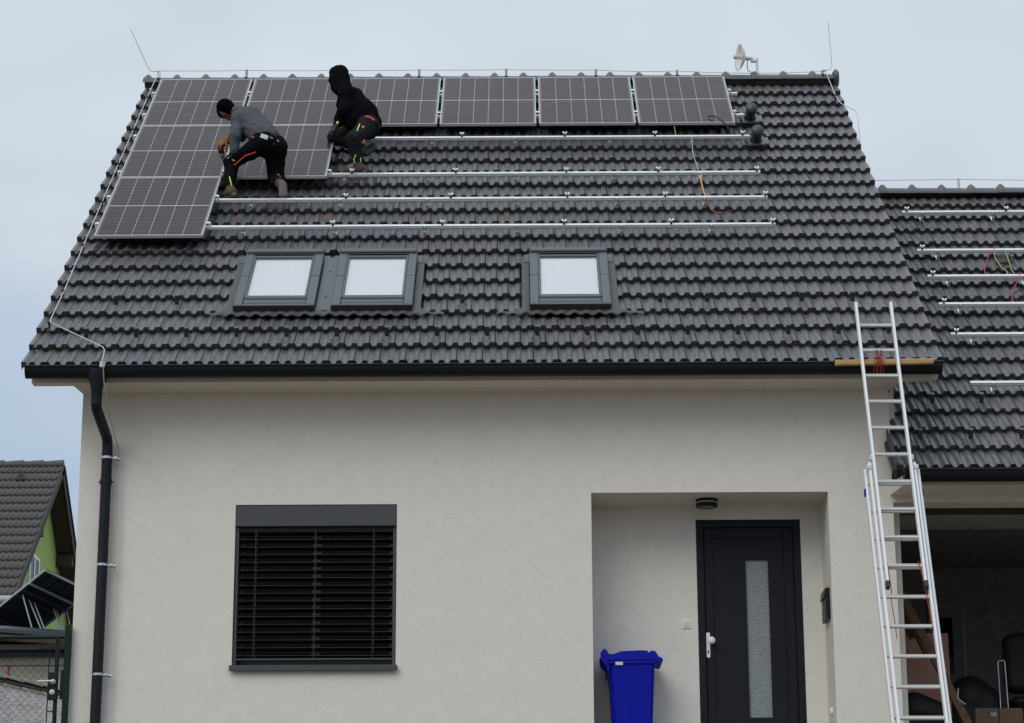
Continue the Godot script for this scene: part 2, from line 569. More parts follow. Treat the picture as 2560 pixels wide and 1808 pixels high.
func lay_tiles(roof: Node3D, left: float, count: int, rows: int, most: int, skip: Callable) -> void:
	var full := [tile_mesh(TILE_W), tile_mesh(TILE_W), tile_mesh(TILE_W)]
	var half := tile_mesh(TILE_W * 0.5, "half")
	var lv := tile_mesh(TILE_W, "left")
	var rv := tile_mesh(TILE_W, "right")
	var rest := []
	var n := 0
	for j in rows:
		var s := EAVE_S + COURSE * j
		var x := left
		var k := 0
		while x < left + count * TILE_W - 0.01:
			var shape: ArrayMesh = full[0]
			var w := TILE_W
			var last := x + TILE_W * 1.2 > left + count * TILE_W
			if k == 0: shape = lv
			elif j % 2 == 1 and (k == 1 or absf(x + TILE_W * 1.5 - (left + count * TILE_W)) < 0.02):
				shape = half
				w = TILE_W * 0.5
			elif last: shape = rv
			var at := Vector3(x, rng.randf_range(-0.0015, 0.0015), -s + rng.randf_range(-0.003, 0.003))
			var tilt := Basis.from_euler(Vector3(rng.randf_range(-0.004, 0.004), rng.randf_range(-0.004, 0.004), rng.randf_range(-0.004, 0.004)))
			var tone := rng.randi() % 4
			if not skip.call(x, w, s):
				var dust := most > 200 and dusty(x, j)
				if (n < most or dust) :
					var o := part("roof_tile", shape, M["tile%d" % tone], roof, Transform3D(tilt, at))
					if dust:
						o.set_meta("label", "roof tile with an orange streak of drilling dust")
						var mb := MB.new()
						var u := rng.randf_range(0.3, 0.45) * TILE_W
						var cols := 5
						for a in cols:
							var x0 := u - 0.022 + a * 0.010 + rng.randf() * 0.004
							var z0 := -0.10 - rng.randf() * 0.08
							var z1 := -0.34 - rng.randf() * 0.05
							mb.quad(Vector3(x0, 0.0035 - 0.056 * -z0 / COURSE, z0), Vector3(x0 + 0.0055, 0.0035 - 0.056 * -z0 / COURSE, z0), Vector3(x0 + 0.0055, 0.0035 - 0.056 * -z1 / COURSE, z1), Vector3(x0, 0.0035 - 0.056 * -z1 / COURSE, z1))
						part("dust", mb, M.dust, roof, Transform3D(tilt, at))
					n += 1
				else:
					rest.append([shape, Transform3D(tilt, at), tone])
			x += w
			k += 1
	if rest.is_empty(): return
	var by := {}
	for r in rest:
		if not by.has(r[0]): by[r[0]] = []
		by[r[0]].append(r)
	for sh in by:
		var mm := MultiMesh.new()
		mm.transform_format = MultiMesh.TRANSFORM_3D
		mm.use_colors = true
		mm.mesh = sh
		mm.instance_count = by[sh].size()
		for i in by[sh].size():
			mm.set_instance_transform(i, by[sh][i][1])
			mm.set_instance_color(i, [Color(0.98, 0.98, 0.99), Color(1, 0.98, 0.96), Color(0.93, 0.95, 0.97), Color(1, 0.97, 0.95)][by[sh][i][2]])
		var o := MultiMeshInstance3D.new()
		o.name = "upper_roof_tiles"
		o.multimesh = mm
		o.material_override = M.tile_many
		o.set_meta("kind", "stuff")
		roof.add_child(o, true)

func ridge_tile_mesh(step: float) -> ArrayMesh:
	var mb := MB.new()
	mb.smooth(1)
	var n := 10
	var st := [[0.0, 1.0, 0.0], [0.03, 1.0, 0.035], [0.052, 1.0, 0.047], [0.075, 1.0, 0.035], [0.10, 1.0, 0.004], [0.115, 1.0, 0.0], [step + 0.01, 0.94, 0.0]]
	for i in st.size() - 1:
		for j in n:
			var q := []
			for e in [[i, j], [i, j + 1], [i + 1, j + 1], [i + 1, j]]:
				var a := PI * (float(e[1]) / n)
				var r: float = st[e[0]][1]
				var b: float = st[e[0]][2]
				var up := sin(a)
				q.append(Vector3(st[e[0]][0], (0.07 * r) * up + b * pow(up, 4.0) - 0.03 * absf(cos(a)), 0.105 * cos(a) * r + 0.02 * b * cos(a)))
			mb.quad(q[1], q[0], q[3], q[2])
	mb.smooth(2)
	for j in n:
		var a := PI * float(j) / n
		var b := PI * float(j + 1) / n
		mb.quad(Vector3(0, 0.07 * sin(a) - 0.03 * absf(cos(a)), 0.105 * cos(a)), Vector3(0, 0.07 * sin(b) - 0.03 * absf(cos(b)), 0.105 * cos(b)), Vector3(0.0, 0.055 * sin(b) - 0.03 * absf(cos(b)) - 0.02, 0.09 * cos(b)), Vector3(0.0, 0.055 * sin(a) - 0.03 * absf(cos(a)) - 0.02, 0.09 * cos(a)))
	return mb.mesh()

# ---------------------------------------------------------------- house
func wall_with_holes(mb: MB, x0: float, x1: float, y0: float, y1: float, z: float, depth: float, holes: Array) -> void:
	var xs := [x0, x1]
	var ys := [y0, y1]
	for h in holes:
		xs.append_array([h[0], h[1]]); ys.append_array([h[2], h[3]])
	xs.sort(); ys.sort()
	for i in xs.size() - 1:
		for j in ys.size() - 1:
			if xs[i + 1] - xs[i] < 1e-4 or ys[j + 1] - ys[j] < 1e-4: continue
			var cx: float = (xs[i] + xs[i + 1]) * 0.5
			var cy: float = (ys[j] + ys[j + 1]) * 0.5
			var open := false
			for h in holes:
				if cx > h[0] and cx < h[1] and cy > h[2] and cy < h[3]: open = true
			if open: continue
			mb.quad(Vector3(xs[i], ys[j], z), Vector3(xs[i + 1], ys[j], z), Vector3(xs[i + 1], ys[j + 1], z), Vector3(xs[i], ys[j + 1], z))
			mb.quad(Vector3(xs[i + 1], ys[j], z - depth), Vector3(xs[i], ys[j], z - depth), Vector3(xs[i], ys[j + 1], z - depth), Vector3(xs[i + 1], ys[j + 1], z - depth))
	for h in holes:
		var a := Vector3(h[0], h[2], z)
		var b := Vector3(h[1], h[3], z)
		var dz := Vector3(0, 0, -depth)
		mb.quad_out(a, Vector3(h[0], h[3], z), Vector3(h[0], h[3], z) + dz, a + dz, Vector3(1, 0, 0))
		mb.quad_out(b, Vector3(h[1], h[2], z), Vector3(h[1], h[2], z) + dz, b + dz, Vector3(-1, 0, 0))
		mb.quad_out(b, Vector3(h[0], h[3], z), Vector3(h[0], h[3], z) + dz, b + dz, Vector3(0, -1, 0))
		mb.quad_out(a, Vector3(h[1], h[2], z), Vector3(h[1], h[2], z) + dz, a + dz, Vector3(0, 1, 0))

# the boxed roof body: eave box, verge overhang and both slopes, in z and y, drawn along x
func roof_body(x0: float, x1: float, top_s: float, dy: float) -> MB:
	var mb := MB.new()
	var front := roof_at * Vector3(0, -0.078, -top_s)
	var apex := Vector2(front.z, front.y + dy)
	var sl := tan(PITCH)
	var low := 3.225 + dy
	var poly := PackedVector2Array([Vector2(0.43, low), Vector2(0.43, apex.y - (0.43 - apex.x) * sl), apex, Vector2(2.0 * apex.x - 0.43, apex.y - (0.43 - apex.x) * sl), Vector2(2.0 * apex.x - 0.43, low), Vector2(2.0 * apex.x - 0.31, low), Vector2(apex.x, low + (0.31 - apex.x) * sl), Vector2(0.31, low)])
	mb.prism(poly, Transform3D(Basis(Vector3(0, 0, 1), Vector3(0, 1, 0), Vector3(-1, 0, 0)), Vector3(x1, 0, 0)), x1 - x0)
	return mb

func gutter_mesh(x0: float, x1: float, y: float) -> ArrayMesh:
	var mb := MB.new()
	var n := 12
	var cz := 0.54
	var r := 0.078
	mb.smooth(1)
	for side in [0, 1]:
		var rr: float = r - side * 0.004
		for j in n:
			var a := PI * j / n
			var b := PI * (j + 1) / n
			var p := Vector3(x0, y - sin(a) * rr * 1.28, cz + cos(a) * rr)
			var q := Vector3(x0, y - sin(b) * rr * 1.28, cz + cos(b) * rr)
			var dx := Vector3(x1 - x0, 0, 0)
			if side == 0: mb.quad(p, q, q + dx, p + dx)
			else: mb.quad(p + dx, q + dx, q, p)
	mb.smooth(-1)
	for x in [x0, x1]:                                            # end caps
		for j in n:
			var a := PI * j / n
			var b := PI * (j + 1) / n
			var way := Vector3(-1 if x == x0 else 1, 0, 0)
			mb.tri_out(Vector3(x, y, cz), Vector3(x, y - sin(a) * r * 1.28, cz + cos(a) * r), Vector3(x, y - sin(b) * r * 1.28, cz + cos(b) * r), way)
	mb.tube([Vector3(x0 - 0.005, y, cz + r + 0.004), Vector3(x1 + 0.005, y, cz + r + 0.004)], 0.0085, 8)
	return mb.mesh()

func inside_window(x: float, w: float, s: float) -> bool:
	for f in [[1.63, 2.43], [2.592, 3.392], [4.545, 5.345]]:
		if s + COURSE * 0.5 > -6.86 and s < -5.6 and x > f[0] - 0.11 and x + w < f[1] + 0.11: return true
	if s + COURSE * 0.5 > -6.86 and s < -5.6 and x > 2.3 and x + w < 2.72: return true
	return false

func house() -> void:
	var h := thing("house", "pale rendered house with dark tiled roof carrying the half mounted solar panels", "house")
	# facade with the window and the porch cut out
	var mb := MB.new()
	wall_with_holes(mb, 0.26, 7.962, -1.0, 3.232, 0.0, 0.24, [[1.752, 3.276, 0.6, 2.137], [5.112, 7.35, FLOOR, 2.237]])
	mb.span(Vector3(0.26, -1, -11.5), Vector3(0.5, 3.232, -0.24))
	mb.span(Vector3(7.75, -1, -11.5), Vector3(7.99, 3.6, -0.242))
	mb.span(Vector3(0.5, -1, -11.5), Vector3(7.75, 3.232, -11.26))
	part("wall", mb, M.render, h)
	# porch walls, ceiling and floor
	mb = MB.new()
	mb.span(Vector3(4.9, FLOOR, -0.9), Vector3(6.138, 2.5, -0.62))
	mb.span(Vector3(7.148, FLOOR, -0.9), Vector3(7.6, 2.5, -0.62))
	mb.span(Vector3(6.138, 2.099, -0.9), Vector3(7.148, 2.5, -0.62))
	mb.span(Vector3(4.9, FLOOR, -0.62), Vector3(5.112, 2.5, -0.241))
	mb.span(Vector3(7.35, FLOOR, -0.62), Vector3(7.6, 2.5, -0.241))
	mb.span(Vector3(5.112, 2.237, -0.62), Vector3(7.35, 2.5, -0.241))
	part("porch_wall", mb, M.render, h)
	mb = MB.new()
	mb.span(Vector3(5.0, FLOOR - 0.2, -0.9), Vector3(7.5, FLOOR, 0.06), 0.006)
	part("porch_floor", mb, M.concrete, h)
	# boxed eave
	part("eave_box", roof_body(-0.15, 8.37, 0.30, 0.0), M.render, h)
	mb = MB.new()
	mb.prism(PackedVector2Array([Vector2(0.224, -0.309), Vector2(8.03, -0.309), Vector2(7.99, -0.0), Vector2(7.99, 0.1), Vector2(0.26, 0.1), Vector2(0.26, 0.0)]), Transform3D(Basis(Vector3(1, 0, 0), Vector3(0, 0, -1), Vector3(0, 1, 0)), Vector3(0, 3.2265, 0)), 0.12)
	part("soffit", mb, M.render, h)
	# tiles
	var roof := holder("roof", h, roof_at)
	mb = MB.new()
	mb.span(Vector3(-0.15, -0.077, -0.28), Vector3(8.37, -0.070, 8.06))
	part("underlay", mb, M.deck, roof)
	lay_tiles(roof, -0.235, 36, 21, 300, inside_window)
	var rs := holder("ridge", h)
	var cap := ridge_tile_mesh(0.362)
	var apex := roof_at * Vector3(0, 0.02, -0.30)
	for i in 24:
		var at := Vector3(-0.262 + i * 0.3622, apex.y - 0.035 + rng.randf_range(-0.002, 0.002), apex.z)
		part("ridge_tile", cap, M.ridge, rs, Transform3D(Basis.from_euler(Vector3(0, 0, rng.randf_range(-0.004, 0.004))), at))
	mb = MB.new()                                                # rounded end cap on the right
	mb.lathe([Vector2(0.0, 0.0), Vector2(0.10, 0.01), Vector2(0.125, 0.035), Vector2(0.125, 0.06), Vector2(0.09, 0.08)], Transform3D(Basis(Vector3(0, 0.95, 0), Vector3(-1, 0, 0), Vector3(0, 0, 1)), Vector3(8.455, apex.y - 0.03, apex.z)), 18)
	part("ridge_end_cap", mb, M.ridge, rs)
	# snow hooks
	var hook := snow_hook_mesh()
	for x in [0.452, 1.053, 3.878, 5.833, 6.3, 6.762, 7.235, 7.733]:
		part("snow_hook", hook, M.hook, roof, Transform3D(Basis.IDENTITY, Vector3(x, 0, 6.69)))
	for i in 17:
		part("snow_hook", hook, M.hook, roof, Transform3D(Basis.IDENTITY, Vector3(0.283 + i * 0.4812, 0, 7.48)))
	# gutter and downpipe
	part("gutter", gutter_mesh(-0.185, 8.39, 3.338), M.black_metal, h)
	mb = MB.new()
	mb.lathe([Vector2(0.052, 2.98), Vector2(0.052, 3.1), Vector2(0.056, 3.11), Vector2(0.058, 3.15), Vector2(0.092, 3.24), Vector2(0.095, 3.31)], Transform3D(Basis.IDENTITY, Vector3(0.488, 0, 0.55)), 16)
	mb.tube([Vector3(0.488, 3.05, 0.55), Vector3(0.488, 2.985, 0.545), Vector3(0.489, 2.955, 0.52), Vector3(0.493, 2.93, 0.48), Vector3(0.522, 2.79, 0.18), Vector3(0.526, 2.765, 0.125), Vector3(0.528, 2.735, 0.1), Vector3(0.53, 2.68, 0.092), Vector3(0.528, 1.5, 0.09), Vector3(0.522, -0.2, 0.09)], 0.05, 14)
	var dp := part("downpipe", mb, M.black_metal, h)
	for y in [2.578, 1.55, 0.523]:
		mb = MB.new()
		mb.tube([Vector3(0.528, y - 0.011, 0.09), Vector3(0.528, y + 0.011, 0.09)], 0.0535, 14, false)
		mb.tube([Vector3(0.576, y - 0.008, 0.09), Vector3(0.655, y - 0.01, 0.085)], 0.014, 8)
		mb.box(Vector3(0.61, y, 0.09), Vector3(0.05, 0.03, 0.03), 0.004)
		mb.tube([Vector3(0.528, y, 0.05), Vector3(0.528, y, 0.0)], 0.008, 6)
		part("pipe_clamp", mb, M.steel, dp)
	mb = MB.new()
	mb.tube([Vector3(0.529, 2.32, 0.09), Vector3(0.529, 2.37, 0.09)], 0.057, 14, true)
	mb.tube([Vector3(0.46, 2.345, 0.09), Vector3(0.60, 2.345, 0.09)], 0.009, 6)
	part("pipe_socket", mb, M.black_metal, dp)
	window_with_blind(h)
	front_door(h)
	roof_window(h, 1.63)
	roof_window(h, 2.592)
	roof_window(h, 4.545)
	flashings(h)

func snow_hook_mesh() -> ArrayMesh:
	var mb := MB.new()
	mb.box(Vector3(0, 0.006, -0.04), Vector3(0.03, 0.004, 0.12), 0.001)
	mb.box(Vector3(0, 0.038, 0.03), Vector3(0.042, 0.095, 0.006), 0.002)
	mb.box(Vector3(0, 0.086, 0.01), Vector3(0.042, 0.005, 0.045), 0.001)
	mb.bar(Vector3(0, 0.084, -0.01), Vector3(0, 0.008, -0.07), 0.034, 0.004, Vector3(0, 1, 0))
	return mb.mesh()

func window_with_blind(h: Node3D) -> void:
	var w := holder("window", h)
	var mb := MB.new()
	mb.box(Vector3(2.514, 2.03, -0.035), Vector3(1.516, 0.2, 0.07), 0.004)
	mb.span(Vector3(1.76, 1.9, -0.22), Vector3(3.268, 2.12, -0.075))
	part("blind_box", mb, M.anthracite, w)
	for x in [1.772, 3.256]:
		mb = MB.new()
		mb.box(Vector3(x, 1.26, -0.045), Vector3(0.03, 1.345, 0.03), 0.003)
		mb.box(Vector3(x, 1.26, -0.085), Vector3(0.03, 1.345, 0.03), 0.003)
		part("guide_rail", mb, M.anthracite, w)
	mb = MB.new()
	mb.box(Vector3(2.514, 0.594, -0.06), Vector3(1.56, 0.034, 0.22), 0.006)
	mb.box(Vector3(2.514, 0.581, 0.048), Vector3(1.56, 0.05, 0.012), 0.004)
	part("sill", mb, M.anthracite, w)
	mb = MB.new()
	mb.span(Vector3(1.752, 0.61, -0.235), Vector3(3.276, 2.1, -0.215))
	part("pane", mb, M.dark_glass, w)
	mb = MB.new()
	for x in [1.79, 3.238]: mb.box(Vector3(x, 1.3, -0.2), Vector3(0.07, 1.4, 0.03), 0.004)
	mb.box(Vector3(2.514, 1.3, -0.2), Vector3(0.09, 1.4, 0.03), 0.004)
	mb.box(Vector3(2.514, 0.655, -0.2), Vector3(1.4, 0.09, 0.03), 0.004)
	part("window_frame", mb, M.slat, w)
	mb = MB.new()
	mb.smooth(1)
	var prof := []
	for j in 9:
		var t := -1.0 + j / 4.0
		prof.append(Vector2(0.036 * t, 0.006 * (1.0 - t * t)))
	prof[0] += Vector2(0, -0.004); prof[8] += Vector2(0, -0.004)
	for side in [1.0, -1.0]:
		for j in 8:
			var a := Vector3(-0.725, prof[j].y + (0.0008 * side), -prof[j].x)
			var b := Vector3(-0.725, prof[j + 1].y + (0.0008 * side), -prof[j + 1].x)
			var dx := Vector3(1.45, 0, 0)
			mb.quad_out(a, b, b + dx, a + dx, Vector3(0, side, 0))
	for e in [0, 8]:
		mb.tube([Vector3(-0.725, prof[e].y, -prof[e].x), Vector3(0.725, prof[e].y, -prof[e].x)], 0.0032, 6)
	var slat := mb.mesh()
	for i in 17:
		var y := 1.884 - i * 0.0733
		part("slat", slat, M.slat, w, Transform3D(Basis.from_euler(Vector3(-0.46 + rng.randf_range(-0.02, 0.02), 0, 0)), Vector3(2.514, y - 0.015, -0.066)))
	mb = MB.new()
	mb.box(Vector3(2.514, 0.674, -0.066), Vector3(1.45, 0.02, 0.075), 0.004)
	part("bottom_rail", mb, M.anthracite, w)
	for x in [1.945, 2.505, 3.055]:
		mb = MB.new()
		mb.tube([Vector3(x, 1.93, -0.028), Vector3(x, 0.68, -0.028)], 0.0026, 5)
		for i in 17:
			mb.tube([Vector3(x + 0.012, 1.884 - i * 0.0733, -0.026), Vector3(x + 0.012, 1.832 - i * 0.0733, -0.03)], 0.0026, 4)
		part("ladder_cord", mb, M.hook, w)

func front_door(h: Node3D) -> void:
	var d := holder("door", h)
	var mb := MB.new()
	mb.box(Vector3(6.174, 1.0, -0.655), Vector3(0.072, 2.2, 0.08), 0.005)
	mb.box(Vector3(7.112, 1.0, -0.655), Vector3(0.072, 2.2, 0.08), 0.005)
	mb.box(Vector3(6.643, 2.062, -0.655), Vector3(0.866, 0.074, 0.08), 0.005)
	part("frame", mb, M.door, d)
	mb = MB.new()                                                # leaf: outer rails proud of the inner panel, cut out for the glass strip
	mb.box(Vector3(6.254, 0.96, -0.668), Vector3(0.082, 2.12, 0.06), 0.004)
	mb.box(Vector3(7.027, 0.96, -0.668), Vector3(0.094, 2.12, 0.06), 0.004)
	mb.box(Vector3(6.637, 1.972, -0.668), Vector3(0.682, 0.096, 0.06), 0.004)
	mb.box(Vector3(6.456, 0.91, -0.672), Vector3(0.312, 2.02, 0.056))
	mb.box(Vector3(6.903, 0.91, -0.672), Vector3(0.148, 2.02, 0.056))
	mb.box(Vector3(6.7205, 1.815, -0.672), Vector3(0.217, 0.21, 0.056))
	mb.box(Vector3(6.7205, 0.045, -0.672), Vector3(0.217, 0.29, 0.056))
	part("leaf", mb, M.door, d)
	mb = MB.new()
	mb.box(Vector3(6.7205, 0.95, -0.68), Vector3(0.217, 1.53, 0.02))
	part("glass_strip", mb, M.frost, d)
	mb = MB.new()
	var pl := PackedVector2Array()
	for i in 16:
		var a := TAU * i / 16.0
		pl.append(Vector2(cos(a) * 0.018, sin(a) * 0.018 + (0.104 if sin(a) >= 0 else -0.104)))
	mb.prism(pl, Transform3D(Basis.IDENTITY, Vector3(6.232, 0.882, -0.638)), 0.01)
	mb.lathe([Vector2(0.014, 0.0), Vector2(0.014, 0.035), Vector2(0.034, 0.045), Vector2(0.036, 0.06), Vector2(0.03, 0.072), Vector2(0.0, 0.076)], Transform3D(Basis(Vector3(1, 0, 0), Vector3(0, 0, 1), Vector3(0, -1, 0)), Vector3(6.262, 0.918, -0.632)), 16)
	part("handle", mb, M.white, d)
	mb = MB.new()
	mb.box(Vector3(6.232, 0.815, -0.626), Vector3(0.012, 0.026, 0.004), 0.001)
	part("keyhole", mb, M.black, d)

func roof_window(h: Node3D, x0: float) -> void:
	var w := holder("roof_window", h, roof_at)
	var x1 := x0 + 0.8
	var t := 5.53
	var b := 6.93
	var mb := MB.new()
	mb.span(Vector3(x0 + 0.02, -0.05, t + 0.03), Vector3(x1 - 0.02, 0.035, b - 0.03))
	part("blind_tray", mb, M.sky_dark, w)
	mb = MB.new()                                                # side and bottom claddings
	for x in [x0 + 0.045, x1 - 0.045]:
		mb.box(Vector3(x, 0.04, t + 0.37), Vector3(0.088, 0.075, 0.6), 0.006)
		mb.box(Vector3(x, 0.038, t + 1.03), Vector3(0.088, 0.075, 0.716), 0.006)
	mb.box(Vector3((x0 + x1) * 0.5, 0.035, b - 0.048), Vector3(0.622, 0.05, 0.05), 0.004)
	part("cladding", mb, M.sky_frame, w)
	mb = MB.new()                                                # hood along the top
	mb.box(Vector3((x0 + x1) * 0.5, 0.085, t + 0.035), Vector3(0.79, 0.03, 0.08), 0.012)
	mb.box(Vector3((x0 + x1) * 0.5, 0.05, t + 0.04), Vector3(0.8, 0.06, 0.06), 0.004)
	part("hood", mb, M.sky_frame, w)
	mb = MB.new()
	mb.box(Vector3((x0 + x1) * 0.5, 0.066, t + 0.085), Vector3(0.76, 0.026, 0.022), 0.003)
	part("hood_seal", mb, M.sky_dark, w)
	mb = MB.new()
	mb.box(Vector3((x0 + x1) * 0.5, 0.032, b), Vector3(0.8, 0.088, 0.024), 0.005)
	part("lower_cover", mb, M.sky_dark, w)
	mb = MB.new()
	mb.box(Vector3((x0 + x1) * 0.5, 0.054, b - 0.205), Vector3(0.622, 0.042, 0.085), 0.014)
	part("sash_edge", mb, M.sky_dark, w)
	mb = MB.new()                                                # sash round the pane
	mb.box(Vector3(x0 + 0.1, 0.052, (t + b) * 0.5 - 0.05), Vector3(0.026, 0.04, 1.1), 0.006)
	mb.box(Vector3(x1 - 0.1, 0.052, (t + b) * 0.5 - 0.05), Vector3(0.026, 0.04, 1.1), 0.006)
	mb.box(Vector3((x0 + x1) * 0.5, 0.05, t + 0.14), Vector3(0.6, 0.04, 0.05), 0.006)
	mb.box(Vector3((x0 + x1) * 0.5, 0.052, b - 0.14), Vector3(0.62, 0.02, 0.12), 0.005)
	part("sash", mb, M.sky_frame, w)
	mb = MB.new()
	mb.span(Vector3(x0 + 0.11, 0.036, t + 0.165), Vector3(x1 - 0.11, 0.039, b - 0.24))
	part("inner_blind", mb, M.blind, w)
	mb = MB.new()
	mb.span(Vector3(x0 + 0.112, 0.05, t + 0.16), Vector3(x1 - 0.112, 0.056, b - 0.25))
	part("pane", mb, M.glass, w)

func apron(h: Node3D, x0: float, x1: float, top: float, left: float, right: float) -> void:
	var mb := MB.new()
	mb.smooth(1)
	var n := int((right - left) / 0.011)
	var rows := 4
	var g := []
	for i in n + 1:
		var x := left + (right - left) * i / n
		var line := []
		for j in rows:
			var inset := 0.05 * clampf(maxf(x0 - x, x - x1) / 0.1, 0.0, 1.0)
			var t := float(j) / (rows - 1)
			var z := lerpf(top + inset * 2.2, 7.02 + 0.012 * sin(x * 26.0), t)
			var wave := -0.008 - 0.012 * cos(TAU * x / 0.12) * t
			line.append(Vector3(x, 0.022 - 0.006 * t + wave + (0.0016 if i % 2 == 0 else -0.0016), z))
		g.append(line)
	for i in n:
		for j in rows - 1:
			mb.quad(g[i][j], g[i][j + 1], g[i + 1][j + 1], g[i + 1][j])
	for i in n:
		mb.quad(g[i][rows - 1], g[i][rows - 1] + Vector3(0, -0.012, 0), g[i + 1][rows - 1] + Vector3(0, -0.012, 0), g[i + 1][rows - 1])
	part("pleated_apron", mb, M.lead, h, roof_at)

func flashings(h: Node3D) -> void:
	apron(h, 1.55, 3.46, 6.87, 1.36, 3.7)
	apron(h, 4.47, 5.42, 6.87, 4.22, 5.66)
	var mb := MB.new()
	mb.box(Vector3(2.511, 0.012, 6.25), Vector3(0.15, 0.01, 1.36), 0.003)
	for z in [5.95, 6.6]: mb.lathe([Vector2(0.012, 0.0), Vector2(0.010, 0.006), Vector2(0.0, 0.008)], Transform3D(Basis.IDENTITY, Vector3(2.52, 0.017, z)), 8)
	part("flashing_sheet", mb, M.sky_frame, h, roof_at)
	for x in [1.59, 3.433, 4.505, 5.385]:
		mb = MB.new()
		mb.box(Vector3(x, 0.004, 6.24), Vector3(0.075, 0.01, 1.3), 0.003)
		part("side_flashing", mb, M.lead, h, roof_at)
	mb = MB.new()
	for f in [[1.57, 2.49], [2.53, 3.45], [4.485, 5.405]]:
		mb.box(Vector3((f[0] + f[1]) * 0.5, 0.006, 5.62), Vector3(f[1] - f[0], 0.02, 0.2), 0.004)
	part("top_flashing", mb, M.sky_dark, h, roof_at)

# ---------------------------------------------------------------- garage
func garage() -> void:
	var g := thing("garage", "lower garage wing joined to the right of the house, with an open front", "garage")
	var mb := MB.new()
	wall_with_holes(mb, 7.962, 13.2, -1.0, 2.205, 0.0, 0.28, [[7.9621, 11.9, FLOOR, 2.131]])
	mb.span(Vector3(7.992, -1, -5.3), Vector3(8.06, 3.4, -0.285))
	mb.span(Vector3(12.9, -1, -5.3), Vector3(13.2, 2.9, -0.285))
	part("wall", mb, M.render, g)
	mb = MB.new()
	mb.span(Vector3(8.06, -1, -5.3), Vector3(12.9, 2.9, -5.0))
	mb.span(Vector3(8.0, 2.42, -5.0), Vector3(12.9, 2.6, -1.1))
	part("inner_wall", mb, M.concrete, g)
	mb = MB.new()
	mb.span(Vector3(8.0, 2.09, -1.1), Vector3(12.9, 2.6, -0.345))
	part("lintel", mb, M.concrete, g)
	mb = MB.new()
	mb.span(Vector3(7.97, 2.078, -0.34), Vector3(12.9, 2.17, -0.285), 0.004)
	part("door_seal", mb, M.black, g)
	mb = MB.new()
	mb.span(Vector3(7.97, FLOOR - 0.3, -5.0), Vector3(12.9, FLOOR - 0.002, 0.02))
	part("floor", mb, M.concrete, g)
	part("eave_box", roof_body(8.06, 13.5, -1.0, -DROP), M.render, g)
	mb = MB.new()
	mb.prism(PackedVector2Array([Vector2(7.99, -0.43), Vector2(8.06, -0.43), Vector2(8.06, 0.0), Vector2(7.94, 0.0), Vector2(7.94, -0.06)]), Transform3D(Basis(Vector3(1, 0, 0), Vector3(0, 0, -1), Vector3(0, 1, 0)), Vector3(0, 3.225 - DROP, 0)), 0.1)
	mb.span(Vector3(8.06, 3.2265 - DROP, 0.0), Vector3(13.2, 3.35 - DROP, 0.309))
	part("soffit", mb, M.render, g)
	mb = MB.new()                                                # dark verge board beside the house wall
	var a := rp(7.938, -8.06, -0.07, true)
	var b := rp(7.938, -7.36, -0.07, true)
	mb.bar(a, b, 0.02, 0.17, roof_at.basis.y, 0.003)
	mb.bar(rp(7.955, -8.03, -0.1, true), rp(7.955, -7.4, -0.1, true), 0.1, 0.05, roof_at.basis.y, 0.003)
	part("verge_board", mb, M.anthracite, g)
	var roof := holder("roof", g, garage_at)
	mb = MB.new()
	mb.span(Vector3(8.06, -0.077, 1.02), Vector3(13.4, -0.070, 8.06))
	part("underlay", mb, M.deck, roof)
	lay_tiles(roof, 7.95, 16, 18, 290, func(x, w, s): return s > -1.1)
	var ridge := holder("ridge", g)
	var cap := ridge_tile_mesh(0.352)
	var apex := garage_at * Vector3(0, 0.02, 1.0)
	for i in 13:
		part("ridge_tile", cap, M.ridge, ridge, Transform3D(Basis.IDENTITY, Vector3(8.37 + i * 0.352, apex.y - 0.035 + rng.randf_range(-0.002, 0.002), apex.z)))
	var hook := snow_hook_mesh()
	for p in [[8.463, 6.726], [8.943, 6.726], [9.424, 6.726], [9.905, 6.726], [10.386, 6.726], [8.225, 7.506], [8.706, 7.506], [9.187, 7.506], [9.668, 7.506]]:
		part("snow_hook", hook, M.hook, roof, Transform3D(Basis.IDENTITY, Vector3(p[0], 0, p[1])))
	part("gutter", gutter_mesh(7.99, 13.5, 3.338 - DROP), M.black_metal, g)

# ---------------------------------------------------------------- wires, vents, antenna
func conductor_holder(p: Vector3, down: Vector3) -> MB:
	var mb := MB.new()
	mb.bar(p, p + down * 0.05, 0.018, 0.014, Vector3(0.2, 0.1, 1), 0.002)
	mb.box(p, Vector3(0.026, 0.022, 0.026), 0.004)
	mb.bar(p + down * 0.05 + Vector3(0, 0.012, 0.0), p + down * 0.055 + roof_at.basis.z * 0.09, 0.022, 0.005, roof_at.basis.y, 0.001)
	return mb

func sagged(a: Vector3, b: Vector3, sag: float, n := 8) -> Array:
	var r := []
	for i in n + 1:
		var t := float(i) / n
		r.append(a.lerp(b, t) - Vector3(0, sag * 4.0 * t * (1.0 - t), 0))
	return r

